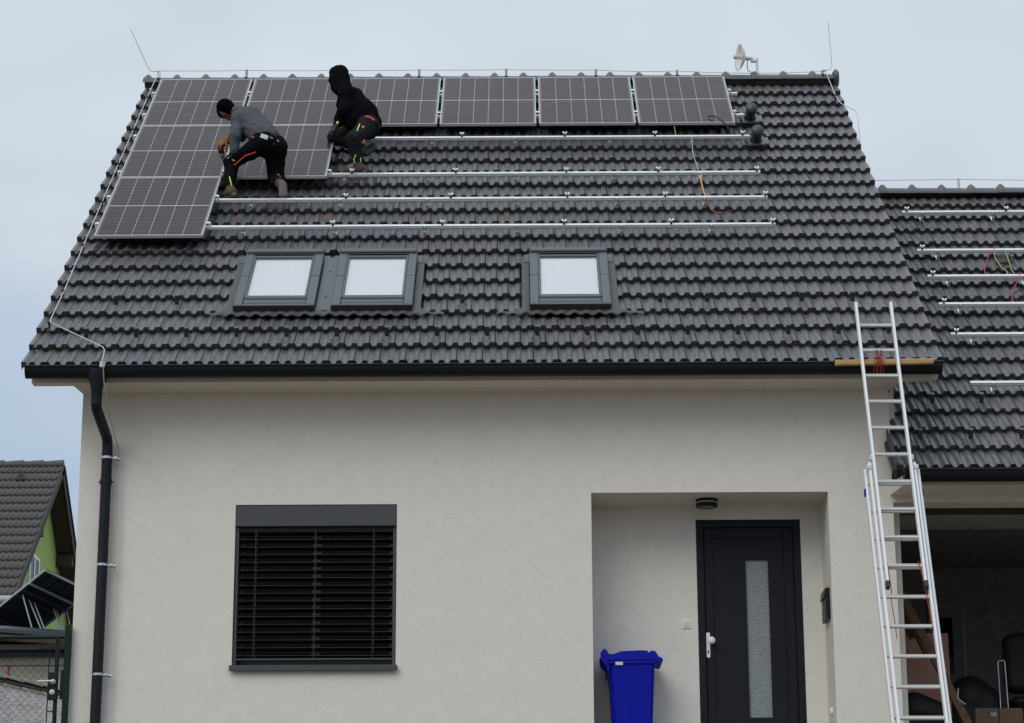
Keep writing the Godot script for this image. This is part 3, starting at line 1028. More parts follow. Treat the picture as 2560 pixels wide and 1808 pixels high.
func roof_fittings() -> void:
	var lc := thing("lightning_conductor", "thin grey lightning conductor wire along the main ridge with a bent rod at each end", "wire")
	var zr := -5.86
	var posts := [-0.07, 1.023, 2.11, 3.192, 4.284, 5.409, 6.428, 8.25]
	var heights := [8.962, 8.961, 8.954, 8.954, 8.953, 8.94, 8.922, 8.905]
	var pts := []
	for i in 7:
		var sg := sagged(Vector3(posts[i], heights[i], zr), Vector3(posts[i + 1], heights[i + 1], zr), 0.004 if i < 5 else (0.012 if i == 5 else 0.028), 6)
		if i > 0: sg.pop_front()
		pts.append_array(sg)
	var mb := MB.new()
	mb.tube(pts, 0.0045, 6)
	part("ridge_wire", mb, M.wire, lc)
	mb = MB.new()
	mb.tube([Vector3(-0.05, 8.962, zr), Vector3(-0.15, 8.953, zr), Vector3(-0.19, 8.962, zr), Vector3(-0.215, 9.0, zr), Vector3(-0.457, 9.526, zr)], 0.0055, 6)
	part("rod", mb, M.wire, lc)
	mb = MB.new()
	mb.tube([Vector3(8.25, 8.915, zr), Vector3(8.33, 8.925, zr), Vector3(8.362, 8.94, zr), Vector3(8.374, 8.98, zr), Vector3(8.349, 9.569, zr)], 0.0055, 6)
	part("rod", mb, M.wire, lc)
	for i in posts.size():
		mb = MB.new()
		mb.box(Vector3(posts[i], (heights[i] + 8.86) * 0.5, zr), Vector3(0.03, heights[i] - 8.84, 0.02), 0.003)
		mb.box(Vector3(posts[i], 8.85, zr + 0.05), Vector3(0.032, 0.006, 0.14), 0.002, Basis(Vector3(1, 0, 0), 0.35))
		part("post", mb, M.zinc if i > 0 else M.steel, lc)
	for x in [-0.09, 8.275]:
		mb = MB.new()
		mb.box(Vector3(x, 8.958 if x < 0 else 8.918, zr), Vector3(0.045, 0.04, 0.035), 0.012)
		part("clamp", mb, M.steel, lc)
	# down wires
	mb = MB.new()
	var l := [Vector3(-0.088, 8.958, zr)]
	for p in [[-0.09, 0.22, 0.09], [-0.1, -0.53, 0.075], [-0.1, -1.71, 0.07], [-0.1, -2.9, 0.07], [-0.098, -4.1, 0.07], [-0.095, -5.35, 0.07], [-0.09, -6.55, 0.07], [-0.1, -7.27, 0.07], [-0.085, -7.32, 0.07], [0.47, -7.86, 0.07], [0.51, -7.9, 0.07], [0.535, -7.97, 0.07], [0.55, -8.2, 0.06]]:
		l.append(rp(p[0], p[1], p[2]))
	l.append_array([Vector3(0.555, 3.33, 0.635), Vector3(0.56, 3.2, 0.6), Vector3(0.58, 3.0, 0.5), Vector3(0.62, 2.75, 0.2), Vector3(0.64, 2.66, 0.1), Vector3(0.645, 2.55, 0.06), Vector3(0.64, 1.5, 0.06), Vector3(0.632, -0.2, 0.06)])
	mb.tube(l, 0.0055, 6)
	part("down_wire", mb, M.wire, lc)
	mb = MB.new()
	mb.box(Vector3(0.545, 3.345, 0.63), Vector3(0.048, 0.055, 0.03), 0.008)
	part("gutter_clamp", mb, M.off_white, lc)
	for s in [-0.534, -1.713, -2.891, -4.094, -5.342, -6.55, -7.336]:
		part("roof_holder", conductor_holder(rp(-0.1, s, 0.075), -roof_at.basis.y), M.black_metal, lc)
	mb = MB.new()
	var r := [Vector3(8.278, 8.915, zr)]
	for p in [[8.284, 0.25, 0.09], [8.297, -0.6, 0.075], [8.33, -0.88, 0.07], [8.345, -0.92, 0.07], [8.47, -1.16, 0.07], [8.487, -1.2, 0.06], [8.48, -1.4, 0.0]]:
		r.append(rp(p[0], p[1], p[2]))
	var last: Vector3 = r[-1]
	r.append(last + Vector3(0.0, -0.5, 0.1)); r.append(last + Vector3(-0.02, -3.0, 0.1))
	mb.tube(r, 0.0055, 6)
	part("down_wire", mb, M.wire, lc)
	part("roof_holder", conductor_holder(rp(8.297, -0.62, 0.075), -roof_at.basis.y), M.black_metal, lc)
	# the wire on the garage ridge
	var gw := thing("garage_lightning_conductor", "thin grey wire on posts along the garage ridge", "wire")
	mb = MB.new()
	mb.tube(sagged(Vector3(8.0, 7.1, -4.87), Vector3(9.68, 7.105, -4.87), 0.004) + sagged(Vector3(9.7, 7.105, -4.87), Vector3(13.2, 7.1, -4.87), 0.02), 0.0045, 6)
	part("ridge_wire", mb, M.wire, gw)
	for x in [9.69, 11.4]:
		mb = MB.new()
		mb.box(Vector3(x, 7.05, -4.87), Vector3(0.028, 0.13, 0.02), 0.003)
		part("post", mb, M.steel, gw)
	# vents
	for i in 2:
		var at: Vector3 = [Vector3(7.2, 0.0, 1.26), Vector3(7.2, 0.0, 2.05)][i]
		var v := thing("roof_vent", ["black roof vent pipe beside the end of the top panel row, the upper of two", "black roof vent pipe at the end of the uppermost bare rail, the lower of two"][i], "vent pipe", roof_at.translated_local(at), "black roof vents")
		mb = MB.new()
		mb.box(Vector3(0, 0.004, -0.02), Vector3(0.21, 0.03, 0.34), 0.012)
		part("base", mb, M.hook, v)
		mb = MB.new()
		var up := Basis(Vector3(1, 0, 0), PITCH)
		mb.lathe([Vector2(0.078, -0.08), Vector2(0.074, 0.02), Vector2(0.066, 0.06), Vector2(0.05, 0.095), Vector2(0.05, 0.11), Vector2(0.056, 0.12), Vector2(0.056, 0.145), Vector2(0.046, 0.165), Vector2(0.046, 0.19)], Transform3D(up, Vector3(0, 0.0, 0)), 18)
		part("pipe", mb, M.hook, v)
		mb = MB.new()
		mb.lathe([Vector2(0.05, 0.172), Vector2(0.062, 0.178), Vector2(0.066, 0.19), Vector2(0.070, 0.255), Vector2(0.072, 0.27), Vector2(0.066, 0.284), Vector2(0.0, 0.29)], Transform3D(up, Vector3(0, 0.0, 0)), 18)
		part("cap", mb, M.hook, v)
		mb = MB.new()
		mb.box(Vector3(0.12, 0.012, -0.0), Vector3(0.06, 0.008, 0.22), 0.002)
		part("side_tray", mb, M.sky_frame, v)
	# dish antenna
	var d := thing("dish_antenna", "small white dish antenna on a short pole at the right of the ridge", "antenna")
	mb = MB.new()
	mb.tube([Vector3(7.434, 8.82, zr), Vector3(7.436, 9.085, zr)], 0.017, 10)
	part("pole", mb, M.steel, d)
	mb = MB.new()
	var dish := Basis(Vector3(0, 1, 0), 0.2) * Basis(Vector3(0, 0, 1), PI / 2)
	var prof := []
	for i in 8:
		var t := i / 7.0
		prof.append(Vector2(0.172 * t, 0.075 * t * t))
	var prof2 := prof.duplicate()
	prof2.reverse()
	var all := []
	for q in prof: all.append(q)
	for q in prof2: all.append(q + Vector2(0, 0.006))
	mb.lathe(all, Transform3D(dish, Vector3(7.285, 9.093, zr)), 28)
	part("dish", mb, M.white, d)
	mb = MB.new()
	mb.tube([Vector3(7.3, 9.092, zr), Vector3(7.14, 9.094, zr + 0.03)], 0.026, 12)
	part("feed_horn", mb, M.off_white, d)
	mb = MB.new()
	mb.box(Vector3(7.33, 9.085, zr), Vector3(0.1, 0.045, 0.05), 0.012)
	mb.tube([Vector3(7.34, 9.08, zr), Vector3(7.395, 9.075, zr)], 0.022, 10)
	mb.box(Vector3(7.40, 9.047, zr), Vector3(0.09, 0.03, 0.045), 0.006)
	part("bracket", mb, M.off_white, d)
	mb = MB.new()
	mb.tube([Vector3(7.315, 9.06, zr), Vector3(7.312, 8.98, zr), Vector3(7.32, 8.92, zr), Vector3(7.36, 8.89, zr + 0.02), Vector3(7.4, 8.87, zr + 0.05)], 0.006, 6)
	part("cable", mb, M.zinc, d)

# ---------------------------------------------------------------- solar panels and rails
func cell_sheet() -> ImageTexture:
	var w := 756
	var h := 1148
	var im := Image.create(w, h, true, Image.FORMAT_RGB8)
	im.fill(Color8(70, 64, 70))
	var n := noise(0.013, 77, 3)
	var cw := 118.0
	var ch := 61.2
	var mx := 20
	for k in 18:
		for j in 6:
			var x0 := mx + int(j * (cw + 1.6))
			var y0 := 12 + int(k * (ch + 0.6)) + (12 if k >= 9 else 0)
			var v := 1.0 + 0.16 * n.get_noise_2d(j * 61.0, k * 47.0)
			var cell := Color8(int(50 * v), int(39 * v), int(38 * v))
			im.fill_rect(Rect2i(x0, y0, int(cw), int(ch)), cell)
			im.fill_rect(Rect2i(x0, y0 + int(ch) - 2, int(cw), 3), Color8(104, 98, 100))
			for b in 9:
				im.fill_rect(Rect2i(x0 + int((b + 0.5) * cw / 9.0), y0, 1, int(ch)), Color8(82, 78, 83))
	# white gaps between the columns with small diamonds where the clipped cell corners meet, and the wide middle gap
	for j in range(1, 6):
		var x := mx + int(j * (cw + 1.6)) - 2
		im.fill_rect(Rect2i(x, 10, 3, h - 20), Color8(168, 166, 170))
		for k in 19:
			var y := 12 + int(k * (ch + 0.6)) + (12 if k >= 9 else 0)
			if k % 2 == 1 or true:
				for e in 5:
					im.fill_rect(Rect2i(x + 1 - (4 - e), y - e, (4 - e) * 2 + 1, e * 2 + 1), Color8(178, 177, 180))
	im.fill_rect(Rect2i(10, 12 + int(9 * (ch + 0.6)), w - 20, 11), Color8(172, 171, 175))
	for q in [Rect2i(0, 0, w, 8), Rect2i(0, h - 8, w, 8), Rect2i(0, 0, 12, h), Rect2i(w - 12, 0, 12, h)]:
		im.fill_rect(q, Color8(120, 118, 122))
	im.generate_mipmaps()
	return ImageTexture.create_from_image(im)

func solar() -> void:
	var sheet := mat(Color(1, 1, 1), 0.07, 0.0, 0.165)
	sheet.albedo_texture = cell_sheet()
	var pw := 1.134
	var ph := 1.722
	var mb := MB.new()
	var rim := 0.008
	for x in [-1.0, 1.0]:
		mb.box(Vector3(x * (pw - rim) * 0.5, 0, 0), Vector3(rim, 0.035, ph), 0.0015)
	for z in [-1.0, 1.0]:
		mb.box(Vector3(0, 0, z * (ph - rim) * 0.5), Vector3(pw - rim * 2.0, 0.035, rim), 0.0015)
	var frame := mb.mesh()
	mb = MB.new()
	mb.quad_uv(Vector3(-pw * 0.5 + rim, 0.014, ph * 0.5 - rim), Vector3(pw * 0.5 - rim, 0.014, ph * 0.5 - rim), Vector3(pw * 0.5 - rim, 0.014, -ph * 0.5 + rim), Vector3(-pw * 0.5 + rim, 0.014, -ph * 0.5 + rim))
	var face := mb.mesh()
	mb = MB.new()
	mb.box(Vector3(0, 0.008, 0), Vector3(pw - rim * 2.0, 0.004, ph - rim * 2.0))
	mb.box(Vector3(0, -0.004, -0.05), Vector3(0.3, 0.02, 0.06), 0.003)
	var back := mb.mesh()
	var labels := [
		"solar panel at the top left corner of the roof by the verge wire",
		"top row solar panel behind the two workers, second from the roof edge",
		"top row solar panel partly hidden by the worker in the black hood",
		"top row solar panel just right of the worker in the black hood",
		"top row solar panel, second from the row's right end",
		"last solar panel of the top row, beside the black vents",
		"middle row solar panel at the left roof edge, over which the drill is held",
		"middle row solar panel behind the worker in the grey sweater",
		"lone solar panel of the lowest row, at the left roof edge"]
	var spots := [[0, 0], [1, 0], [2, 0], [3, 0], [4, 0], [5, 0], [0, 1], [1, 1], [0, 2]]
	for i in spots.size():
		var x: float = spots[i][0] * 1.1702 + pw * 0.5
		var z: float = spots[i][1] * 1.7425 + ph * 0.5
		var t := roof_at.translated_local(Vector3(x, 0.1125, z))
		t.basis = t.basis * Basis.from_euler(Vector3(rng.randf_range(-0.0015, 0.0015), rng.randf_range(-0.001, 0.001), rng.randf_range(-0.002, 0.002)))
		var p := thing("solar_panel", labels[i], "solar panel", t, "solar panels on the main roof")
		part("frame", frame, M.alu_frame, p)
		part("cell_sheet", face, sheet, p)
		part("backsheet", back, M.pv_back, p)
	# rails
	var zs := [0.53, 1.33, 2.09, 3.29, 4.07, 4.87]
	var names := ["rail under the upper half of the top panel row, ending beside the upper vent", "rail under the lower half of the top panel row, ending beside the upper vent", "uppermost bare silver mounting rail, ending at the lower vent", "second bare silver rail from the top, under the boot of the hooded worker", "third bare silver rail from the top, under the boots of the grey worker", "lowest silver mounting rail on the main roof"]
	var joints := [-0.018, 1.152, 2.322, 3.492, 4.663, 5.833, 7.005]
	var bare_at := [[], [], [3.78, 4.974, 6.021, 7.041], [2.574, 3.735, 4.971, 5.998, 7.096], [2.558, 3.7, 4.966, 6.032, 7.12], [3.63, 4.918, 6.049, 7.123, 2.47]]
	var shoes := [[0.4, 2.5, 4.4, 6.4], [0.4, 2.5, 4.4, 6.4], [3.43, 4.397, 5.496, 6.449], [2.49, 3.43, 4.403, 5.499, 6.45], [1.522, 2.49, 3.442, 4.408, 5.503, 6.457], [1.52, 2.491, 3.444, 4.422, 5.521, 6.472]]
	for i in 6:
		var r := thing("mounting_rail", names[i], "rail", roof_at.translated_local(Vector3(0, 0.0735, zs[i])), "mounting rails on the main roof")
		rail_parts(r, -0.045, [7.11, 7.118, 7.121, 7.136, 7.143, 7.15][i], shoes[i])
		for x in bare_at[i]: loose_clamp(r, x)
		var covered: int = [7, 7, 3, 3, 2, 2][i]
		for k in covered:
			var gap := k > 0 and k < covered - 1
			end_clamp(r, joints[k] - (0.0 if k == 0 else 0.0), 0.0 if gap else (1.0 if k > 0 else -1.0))
	for i in 6:
		var z: float = [1.867, 3.039, 3.783, 4.54, 5.32, 6.486][i]
		var r := thing("garage_mounting_rail", ["topmost mounting rail on the garage roof", "second mounting rail from the top on the garage roof, over the cable opening", "third mounting rail from the top on the garage roof", "fourth mounting rail from the top on the garage roof", "fifth mounting rail on the garage roof, level with the ladder top", "lowest mounting rail on the garage roof, right of the gutter end"][i], "rail", garage_at.translated_local(Vector3(0, 0.0735, z)), "mounting rails on the garage roof")
		rail_parts(r, 8.875, 12.9, [9.1, 9.925, 10.9, 11.9])
		if i < 5: loose_clamp(r, 8.93)
		loose_clamp(r, 10.08 + 0.01 * i)
		loose_clamp(r, 11.25)

func rail_parts(r: Node3D, x0: float, x1: float, feet: Array) -> void:
	var mb := MB.new()                                            # hollow section with a slot along the top
	var y := 0.0
	mb.span(Vector3(x0, y - 0.02, -0.02), Vector3(x1, y + 0.012, 0.02), 0.002)
	mb.span(Vector3(x0, y + 0.0125, -0.02), Vector3(x1, y + 0.02, -0.006), 0.001)
	mb.span(Vector3(x0, y + 0.0125, 0.006), Vector3(x1, y + 0.02, 0.02), 0.001)
	mb.span(Vector3(x0, y - 0.008, 0.0205), Vector3(x1, y - 0.002, 0.0225), 0.0005)
	part("profile", mb, M.alu, r)
	for x in feet:
		mb = MB.new()
		mb.box(Vector3(x, -0.004, 0.03), Vector3(0.035, 0.05, 0.008), 0.002)
		mb.box(Vector3(x, -0.032, 0.045), Vector3(0.035, 0.007, 0.05), 0.002)
		mb.box(Vector3(x, -0.058, 0.066), Vector3(0.03, 0.05, 0.007), 0.002)
		mb.box(Vector3(x, -0.08, 0.0), Vector3(0.03, 0.007, 0.14), 0.002)
		mb.lathe([Vector2(0.009, 0.0), Vector2(0.009, 0.006), Vector2(0.0, 0.007)], Transform3D(Basis(Vector3(1, 0, 0), Vector3(0, 0, 1), Vector3(0, -1, 0)), Vector3(x, 0.004, 0.034)), 8)
		part("roof_hook", mb, M.steel, r)

func loose_clamp(r: Node3D, x: float) -> void:
	var c := holder("mid_clamp", r, Transform3D(Basis(Vector3(0, 1, 0), rng.randf_range(-0.3, 0.3)), Vector3(x, 0, 0)))
	var mb := MB.new()
	mb.box(Vector3(0, 0.034, 0), Vector3(0.02, 0.03, 0.03), 0.003)
	part("spring_foot", mb, M.black, c)
	mb = MB.new()
	mb.box(Vector3(0, 0.056, 0), Vector3(0.02, 0.012, 0.04), 0.002)
	mb.box(Vector3(-0.017, 0.068, 0), Vector3(0.016, 0.005, 0.04), 0.001)
	mb.box(Vector3(0.017, 0.068, 0), Vector3(0.016, 0.005, 0.04), 0.001)
	mb.box(Vector3(-0.0105, 0.06, 0), Vector3(0.004, 0.018, 0.04), 0.001)
	mb.box(Vector3(0.0105, 0.06, 0), Vector3(0.004, 0.018, 0.04), 0.001)
	part("clip", mb, M.white, c)
	mb = MB.new()
	mb.lathe([Vector2(0.006, 0.062), Vector2(0.006, 0.068), Vector2(0.0, 0.069)], Transform3D.IDENTITY, 8)
	part("bolt", mb, M.zinc, c)

func end_clamp(r: Node3D, x: float, side: float) -> void:
	var mb := MB.new()
	if side == 0.0:
		mb.box(Vector3(x, 0.0605, 0), Vector3(0.05, 0.006, 0.04), 0.002)
		mb.lathe([Vector2(0.008, 0.063), Vector2(0.007, 0.07), Vector2(0.0, 0.071)], Transform3D(Basis.IDENTITY, Vector3(x, 0, 0)), 8)
	else:
		mb.box(Vector3(x + side * 0.016, 0.04, 0), Vector3(0.022, 0.036, 0.04), 0.003)
		mb.box(Vector3(x + side * 0.004, 0.0605, 0), Vector3(0.034, 0.006, 0.04), 0.002)
		mb.lathe([Vector2(0.008, 0.063), Vector2(0.007, 0.07), Vector2(0.0, 0.071)], Transform3D(Basis.IDENTITY, Vector3(x + side * 0.014, 0, 0)), 8)
	part("end_clamp" if side != 0.0 else "mid_clamp", mb, M.white, r)


func cable(called: String, label: String, m: Material, pts: Array, r: float, cat := "cable") -> Node3D:
	var cv := Curve3D.new()
	for i in pts.size():
		var a: Vector3 = pts[max(i - 1, 0)]
		var b: Vector3 = pts[min(i + 1, pts.size() - 1)]
		cv.add_point(pts[i], (a - b) / 6.0, (b - a) / 6.0)
	cv.bake_interval = 0.02
	var l := []
	for p in cv.get_baked_points(): l.append(p)
	var mb := MB.new()
	mb.tube(l, r, 6)
	var t := thing(called, label, cat)
	part("sheath", mb, m, t)
	return t

func roof_line(pts: Array, h: float, low := false) -> Array:
	var r := []
	for p in pts: r.append(rp(p[0], p[1], h if p.size() < 3 else p[2], low))
	return r

# ---------------------------------------------------------------- neighbour's house
func neighbour() -> void:
	var h := thing("neighbour_house", "lime green gabled house with brown tiled roof beyond the garden gate", "house")
	var xg := -4.82
	var zr := -25.0
	var yr := 8.28
	var sl := 0.83
	var wall := xg - 0.35
	var mb := MB.new()
	var poly := PackedVector2Array()
	for p in [[-21.6, -0.5], [-21.6, 0.0], [zr, 0.0], [-28.4, 0.0], [-28.4, -0.5]]:
		var z: float = p[0]
		var y: float = yr - 0.2 - absf(z - zr) * sl
		if p[1] < 0.0: y = -0.5
		poly.append(Vector2(z, y))
	mb.prism(poly, Transform3D(Basis(Vector3(0, 0, 1), Vector3(0, 1, 0), Vector3(-1, 0, 0)), Vector3(wall, 0, 0)), 9.0)
	part("wall", mb, M.lime, h)
	# front slope: wavy tiles in stepped courses, too small to pick apart
	mb = MB.new()
	mb.smooth(1)
	var u := Vector3(0, -sl, 1).normalized()
	var n := Vector3(0, 1, sl).normalized()
	var len := sqrt(1.0 + sl * sl) * 4.05
	var rows := 16
	var cols := 300
	var step := 0.029
	for j in rows:
		for i in cols:
			var q := []
			for e in [[0, 0], [1, 0], [1, 1], [0, 1]]:
				var x: float = xg - (i + e[0]) * step
				var d: float = len * (j + e[1]) / rows
				var wave := 0.013 * sin(TAU * x / 0.116)
				q.append(Vector3(x, yr, zr) + u * (d + 0.006 * wave * 60.0 * e[1]) + n * (0.03 + wave + (0.035 if e[1] == 1 else 0.0)))
			mb.quad(q[0], q[3], q[2], q[1])
			var a: Vector3 = q[3]
			var b: Vector3 = q[2]
			mb.quad(a, a - n * 0.045, b - n * 0.045, b)
	part("tiled_slope", mb, M.neighbour_tile, h).set_meta("kind", "stuff")
	mb = MB.new()
	for sg in [1.0, -1.0]:
		var uu := Vector3(0, -sl, sg).normalized()
		var nn := Vector3(0, 1, sl * sg).normalized()
		var l: float = len if sg > 0 else len * 0.9
		var a := Vector3(xg - 4.6, yr, zr) - nn * 0.075
		mb.bar(a, a + uu * l, 9.15, 0.13, nn, 0.0)
	part("roof_deck", mb, M.brown, h)
	mb = MB.new()
	for sg in [1.0, -1.0]:
		var uu := Vector3(0, -sl, sg).normalized()
		var nn := Vector3(0, 1, sl * sg).normalized()
		var a := Vector3(xg + 0.006, yr, zr) - nn * 0.07
		mb.bar(a, a + uu * len * (1.0 if sg > 0 else 0.9), 0.03, 0.2, nn, 0.004)
		mb.bar(a + nn * 0.1, a + nn * 0.1 + uu * len * (1.0 if sg > 0 else 0.9), 0.09, 0.03, nn, 0.008)
	part("verge_board", mb, M.brown, h)
	for i in 12:
		mb = MB.new()
		mb.tube([Vector3(xg + 0.02 - i * 0.4, yr + 0.045, zr), Vector3(xg - 0.41 - i * 0.4, yr + 0.015, zr)], 0.1, 10)
		part("ridge_tile", mb, M.neighbour_tile, h)
	for p in [[-26.6, 0.22], [-23.4, 0.22]]:
		mb = MB.new()
		var z: float = p[0]
		mb.box(Vector3(wall + 0.17, yr - 0.30 - absf(z - zr) * sl, z), Vector3(0.34, 0.24, 0.2), 0.01)
		part("purlin", mb, M.brown, h)
	mb = MB.new()                                                # front gutter
	mb.tube([Vector3(xg - 9.0, yr - sl * 4.0 - 0.1, zr + 4.1), Vector3(xg + 0.02, yr - sl * 4.0 - 0.1, zr + 4.1)], 0.085, 12)
	part("gutter", mb, M.zinc, h)
	var w := holder("window", h)
	mb = MB.new()
	mb.span(Vector3(wall - 0.02, 5.0, -24.86), Vector3(wall + 0.012, 6.38, -24.84))
	mb.span(Vector3(wall - 0.02, 5.0, -23.9), Vector3(wall + 0.012, 6.38, -23.88))
	part("reveal", mb, M.lime, w)
	mb = MB.new()
	mb.span(Vector3(wall - 0.02, 4.9, -24.84), Vector3(wall + 0.006, 6.36, -23.9))
	part("pane", mb, M.dark_glass, w)
	mb = MB.new()
	for z in [-24.80, -24.37, -23.94]: mb.span(Vector3(wall - 0.01, 4.9, z - 0.04), Vector3(wall + 0.02, 6.36, z + 0.04), 0.004)
	mb.span(Vector3(wall - 0.01, 6.29, -24.76), Vector3(wall + 0.018, 6.36, -23.98), 0.004)
	part("frame", mb, M.white, w)
	mb = MB.new()
	mb.span(Vector3(wall - 0.02, 6.52, -27.3), Vector3(wall + 0.006, 6.72, -26.68))
	part("recess", mb, M.brown, h)
	var v := Vector3(-5.55, yr, zr) + u * 0.62 + n * 0.04
	mb = MB.new()                                                # small triangular roof vent
	mb.tri_out(v + Vector3(-0.09, -0.02, 0.06), v + Vector3(0.09, -0.02, 0.06), v + Vector3(0, 0.15, 0.04), Vector3(0, 0, 1))
	mb.tri_out(v + Vector3(-0.09, -0.02, 0.06), v + Vector3(0, 0.15, 0.04), v + n * 0.02 - u * 0.25, Vector3(-1, 1, 0))
	mb.tri_out(v + Vector3(0.09, -0.02, 0.06), v + Vector3(0, 0.15, 0.04), v + n * 0.02 - u * 0.25, Vector3(1, 1, 0))
	part("roof_vent", mb, M.brown, h)

# ---------------------------------------------------------------- gate, shed, tilted panel
func fence_and_shed() -> void:
	var sh := thing("shed", "low beige shed with dark sheet roof behind the garden gate", "shed")
	var mb := MB.new()
	mb.span(Vector3(-7, -1, -8.4), Vector3(-0.15, 1.72, -5.85))
	part("wall", mb, M.beige, sh)
	mb = MB.new()
	mb.span(Vector3(-7, 1.466, -5.849), Vector3(-0.15, 1.475, -5.844))
	part("wall_joint", mb, M.brown, sh)
	mb = MB.new()
	mb.span(Vector3(-1.59, 1.34, -5.849), Vector3(-1.563, 1.465, -5.845))
	part("paint_mark", mb, M.red, sh)
	mb = MB.new()
	mb.tube([Vector3(-7, 1.60, -5.75), Vector3(-0.15, 1.60, -5.75)], 0.045, 10)
	part("gutter", mb, M.membrane, sh)
	mb = MB.new()
	mb.bar(Vector3(-7, 2.16, -5.42), Vector3(-0.1, 1.625, -5.42), 0.10, 0.07, Vector3(0, 1, 0), 0.004)
	part("fascia", mb, M.brown_wood, sh)
	mb = MB.new()
	mb.prism(PackedVector2Array([Vector2(5.35, 0.0), Vector2(5.35, 0.045), Vector2(5.6, 0.115), Vector2(8.5, 0.14), Vector2(8.5, 0.0)]), Transform3D(Basis(Vector3(0, 0, -1), Vector3(0.0766, 0.997, 0), Vector3(0.997, -0.0766, 0)), Vector3(-7, 2.205, 0)), 6.95)
	part("roof_sheet", mb, M.membrane, sh)
	# tilted panel on struts, seen from below
	var pv := thing("tilted_solar_panel", "dark solar panel tilted on thin struts above the shed roof, seen from below", "solar panel")
	var a := Vector3(-1.155, 2.561, -5.6)
	var e1 := Vector3(0.31, -0.131, -0.2)
	var e2 := Vector3(-0.727, -0.255, -1.0)
	var nn := e1.cross(e2).normalized()
	if nn.y < 0: nn = -nn
	var cx := e1.normalized()
	var cz := e2.normalized()
	var wd := e1.length() * 1.55
	var ln := e2.length() * 1.75
	var ba := Basis(cx, nn, cx.cross(nn))
	var mid := a + cx * wd * 0.5 + cz * ln * 0.5
	mb = MB.new()
	mb.bar(a + cx * wd * 0.5 + nn * 0.02, a + cx * wd * 0.5 + cz * ln + nn * 0.02, wd, 0.012, nn)
	part("backsheet", mb, M.pv_back, pv)
	mb = MB.new()
	for t in [0.0, 1.0]:
		mb.bar(a + cx * wd * t, a + cx * wd * t + cz * ln, 0.014, 0.04, nn, 0.001)
		mb.bar(a + cz * ln * t, a + cz * ln * t + cx * wd, 0.014, 0.03, nn, 0.001)
	part("frame", mb, M.zinc, pv)
	for i in 4:
		mb = MB.new()
		mb.bar(a + cx * wd * (0.2 + 0.2 * i) - nn * 0.006, a + cx * wd * (0.2 + 0.2 * i) + cz * ln - nn * 0.006, 0.02, 0.02, nn, 0.002)
		part("batten", mb, M.black, pv)
	for t in [0.31, 0.48, 0.62, 1.2]:
		mb = MB.new()
		mb.bar(a + e2 * t - nn * 0.03 - cx * 0.01, a + e2 * t + e1 * 1.56 - nn * 0.03, 0.026, 0.026, nn, 0.003)
		part("purlin", mb, M.zinc if t == 0.31 else M.pv_back, pv)
	var feet := [[-1.3, 1.879], [-1.189, 1.872], [-1.146, 1.865], [-0.951, 1.85], [-0.925, 1.86], [-0.84, 1.86]]
	var tops := [[0.15, 0.57], [0.42, 0.6], [0.6, 0.6], [1.2, 0.55], [1.3, 0.55], [1.58, 0.5]]
	for i in 6:
		mb = MB.new()
		mb.tube([a + e1 * tops[i][0] + e2 * tops[i][1] - nn * 0.03, Vector3(feet[i][0], feet[i][1] - 0.02, -5.8)], 0.010, 6)
		part("strut", mb, M.zinc, pv)
	# garden wall with sloping tiled coping
	var gw := thing("garden_wall", "grey garden wall with a sloping dark tiled coping, seen through the gate", "wall")
	mb = MB.new()
	mb.prism(PackedVector2Array([Vector2(-5, -1), Vector2(0.2, -1), Vector2(0.2, 0.55), Vector2(-5, 1.70)]), Transform3D(Basis.IDENTITY, Vector3(0, 0, -2.75)), 0.22)
	part("wall", mb, M.grey_wall, gw)
	var k := Vector3(1, -0.2213, 0).normalized()
	for i in 22:
		mb = MB.new()
		var p := Vector3(-4.6, 1.648, -2.5) + k * (i * 0.2)
		mb.bar(p + Vector3(0, 0.01, 0), p + k * 0.192 + Vector3(0, 0.0, 0), 0.02, 0.06, Vector3(0, 1, 0), 0.004)
		mb.bar(p + Vector3(0, 0.025, -0.14), p + k * 0.195 + Vector3(0, 0.015, -0.14), 0.3, 0.025, Vector3(0, 1, 0), 0.006)
		part("coping_tile", mb, M.brown, gw)
	mb = MB.new()
	mb.bar(Vector3(-5, 1.79, -2.47), Vector3(0.2, 0.639, -2.47), 0.02, 0.014, Vector3(0, 1, 0), 0.002)
	part("coping_edge", mb, M.zinc, gw)
	# gate
	var g := thing("garden_gate", "dark green tubular garden gate with wire mesh and white lever handle", "gate")
	mb = MB.new()
	mb.tube([Vector3(-1.0, 0.879, 0.05), Vector3(0.12, 0.879, 0.05), Vector3(0.138, 0.86, 0.05), Vector3(0.138, -0.2, 0.05)], 0.02, 10)
	mb.tube([Vector3(-1.0, 0.879, 0.05), Vector3(-1.0, -0.2, 0.05)], 0.02, 10)
	mb.tube([Vector3(-1.0, -0.15, 0.05), Vector3(0.138, -0.15, 0.05)], 0.02, 10)
	mb.tube([Vector3(0.066, 0.82, 0.05), Vector3(0.064, -0.14, 0.05)], 0.006, 6)
	mb.tube([Vector3(0.066, 0.80, 0.05), Vector3(-1.0, 0.80, 0.05)], 0.005, 6)
	mb.tube([Vector3(0.065, 0.19, 0.05), Vector3(0.138, 0.19, 0.05)], 0.006, 6)
	part("frame", mb, M.green, g)
	mb = MB.new()                                                # chain link: two families of bent wires
	for f in 2:
		var x := -1.75
		while x < 0.85:
			var pts := []
			var y := -0.14
			while y < 0.805:
				var px: float = x + (y + 0.14) * (1.0 if f == 0 else -1.0)
				if px > -0.99 and px < 0.063:
					pts.append(Vector3(px, y, 0.05 + 0.003 * (1.0 if f == 0 else -1.0)))
				y += 0.0365
			if pts.size() > 1: mb.tube(pts, 0.0014, 4, false)
			x += 0.073
	var link := part("wire_mesh", mb, M.green, g)
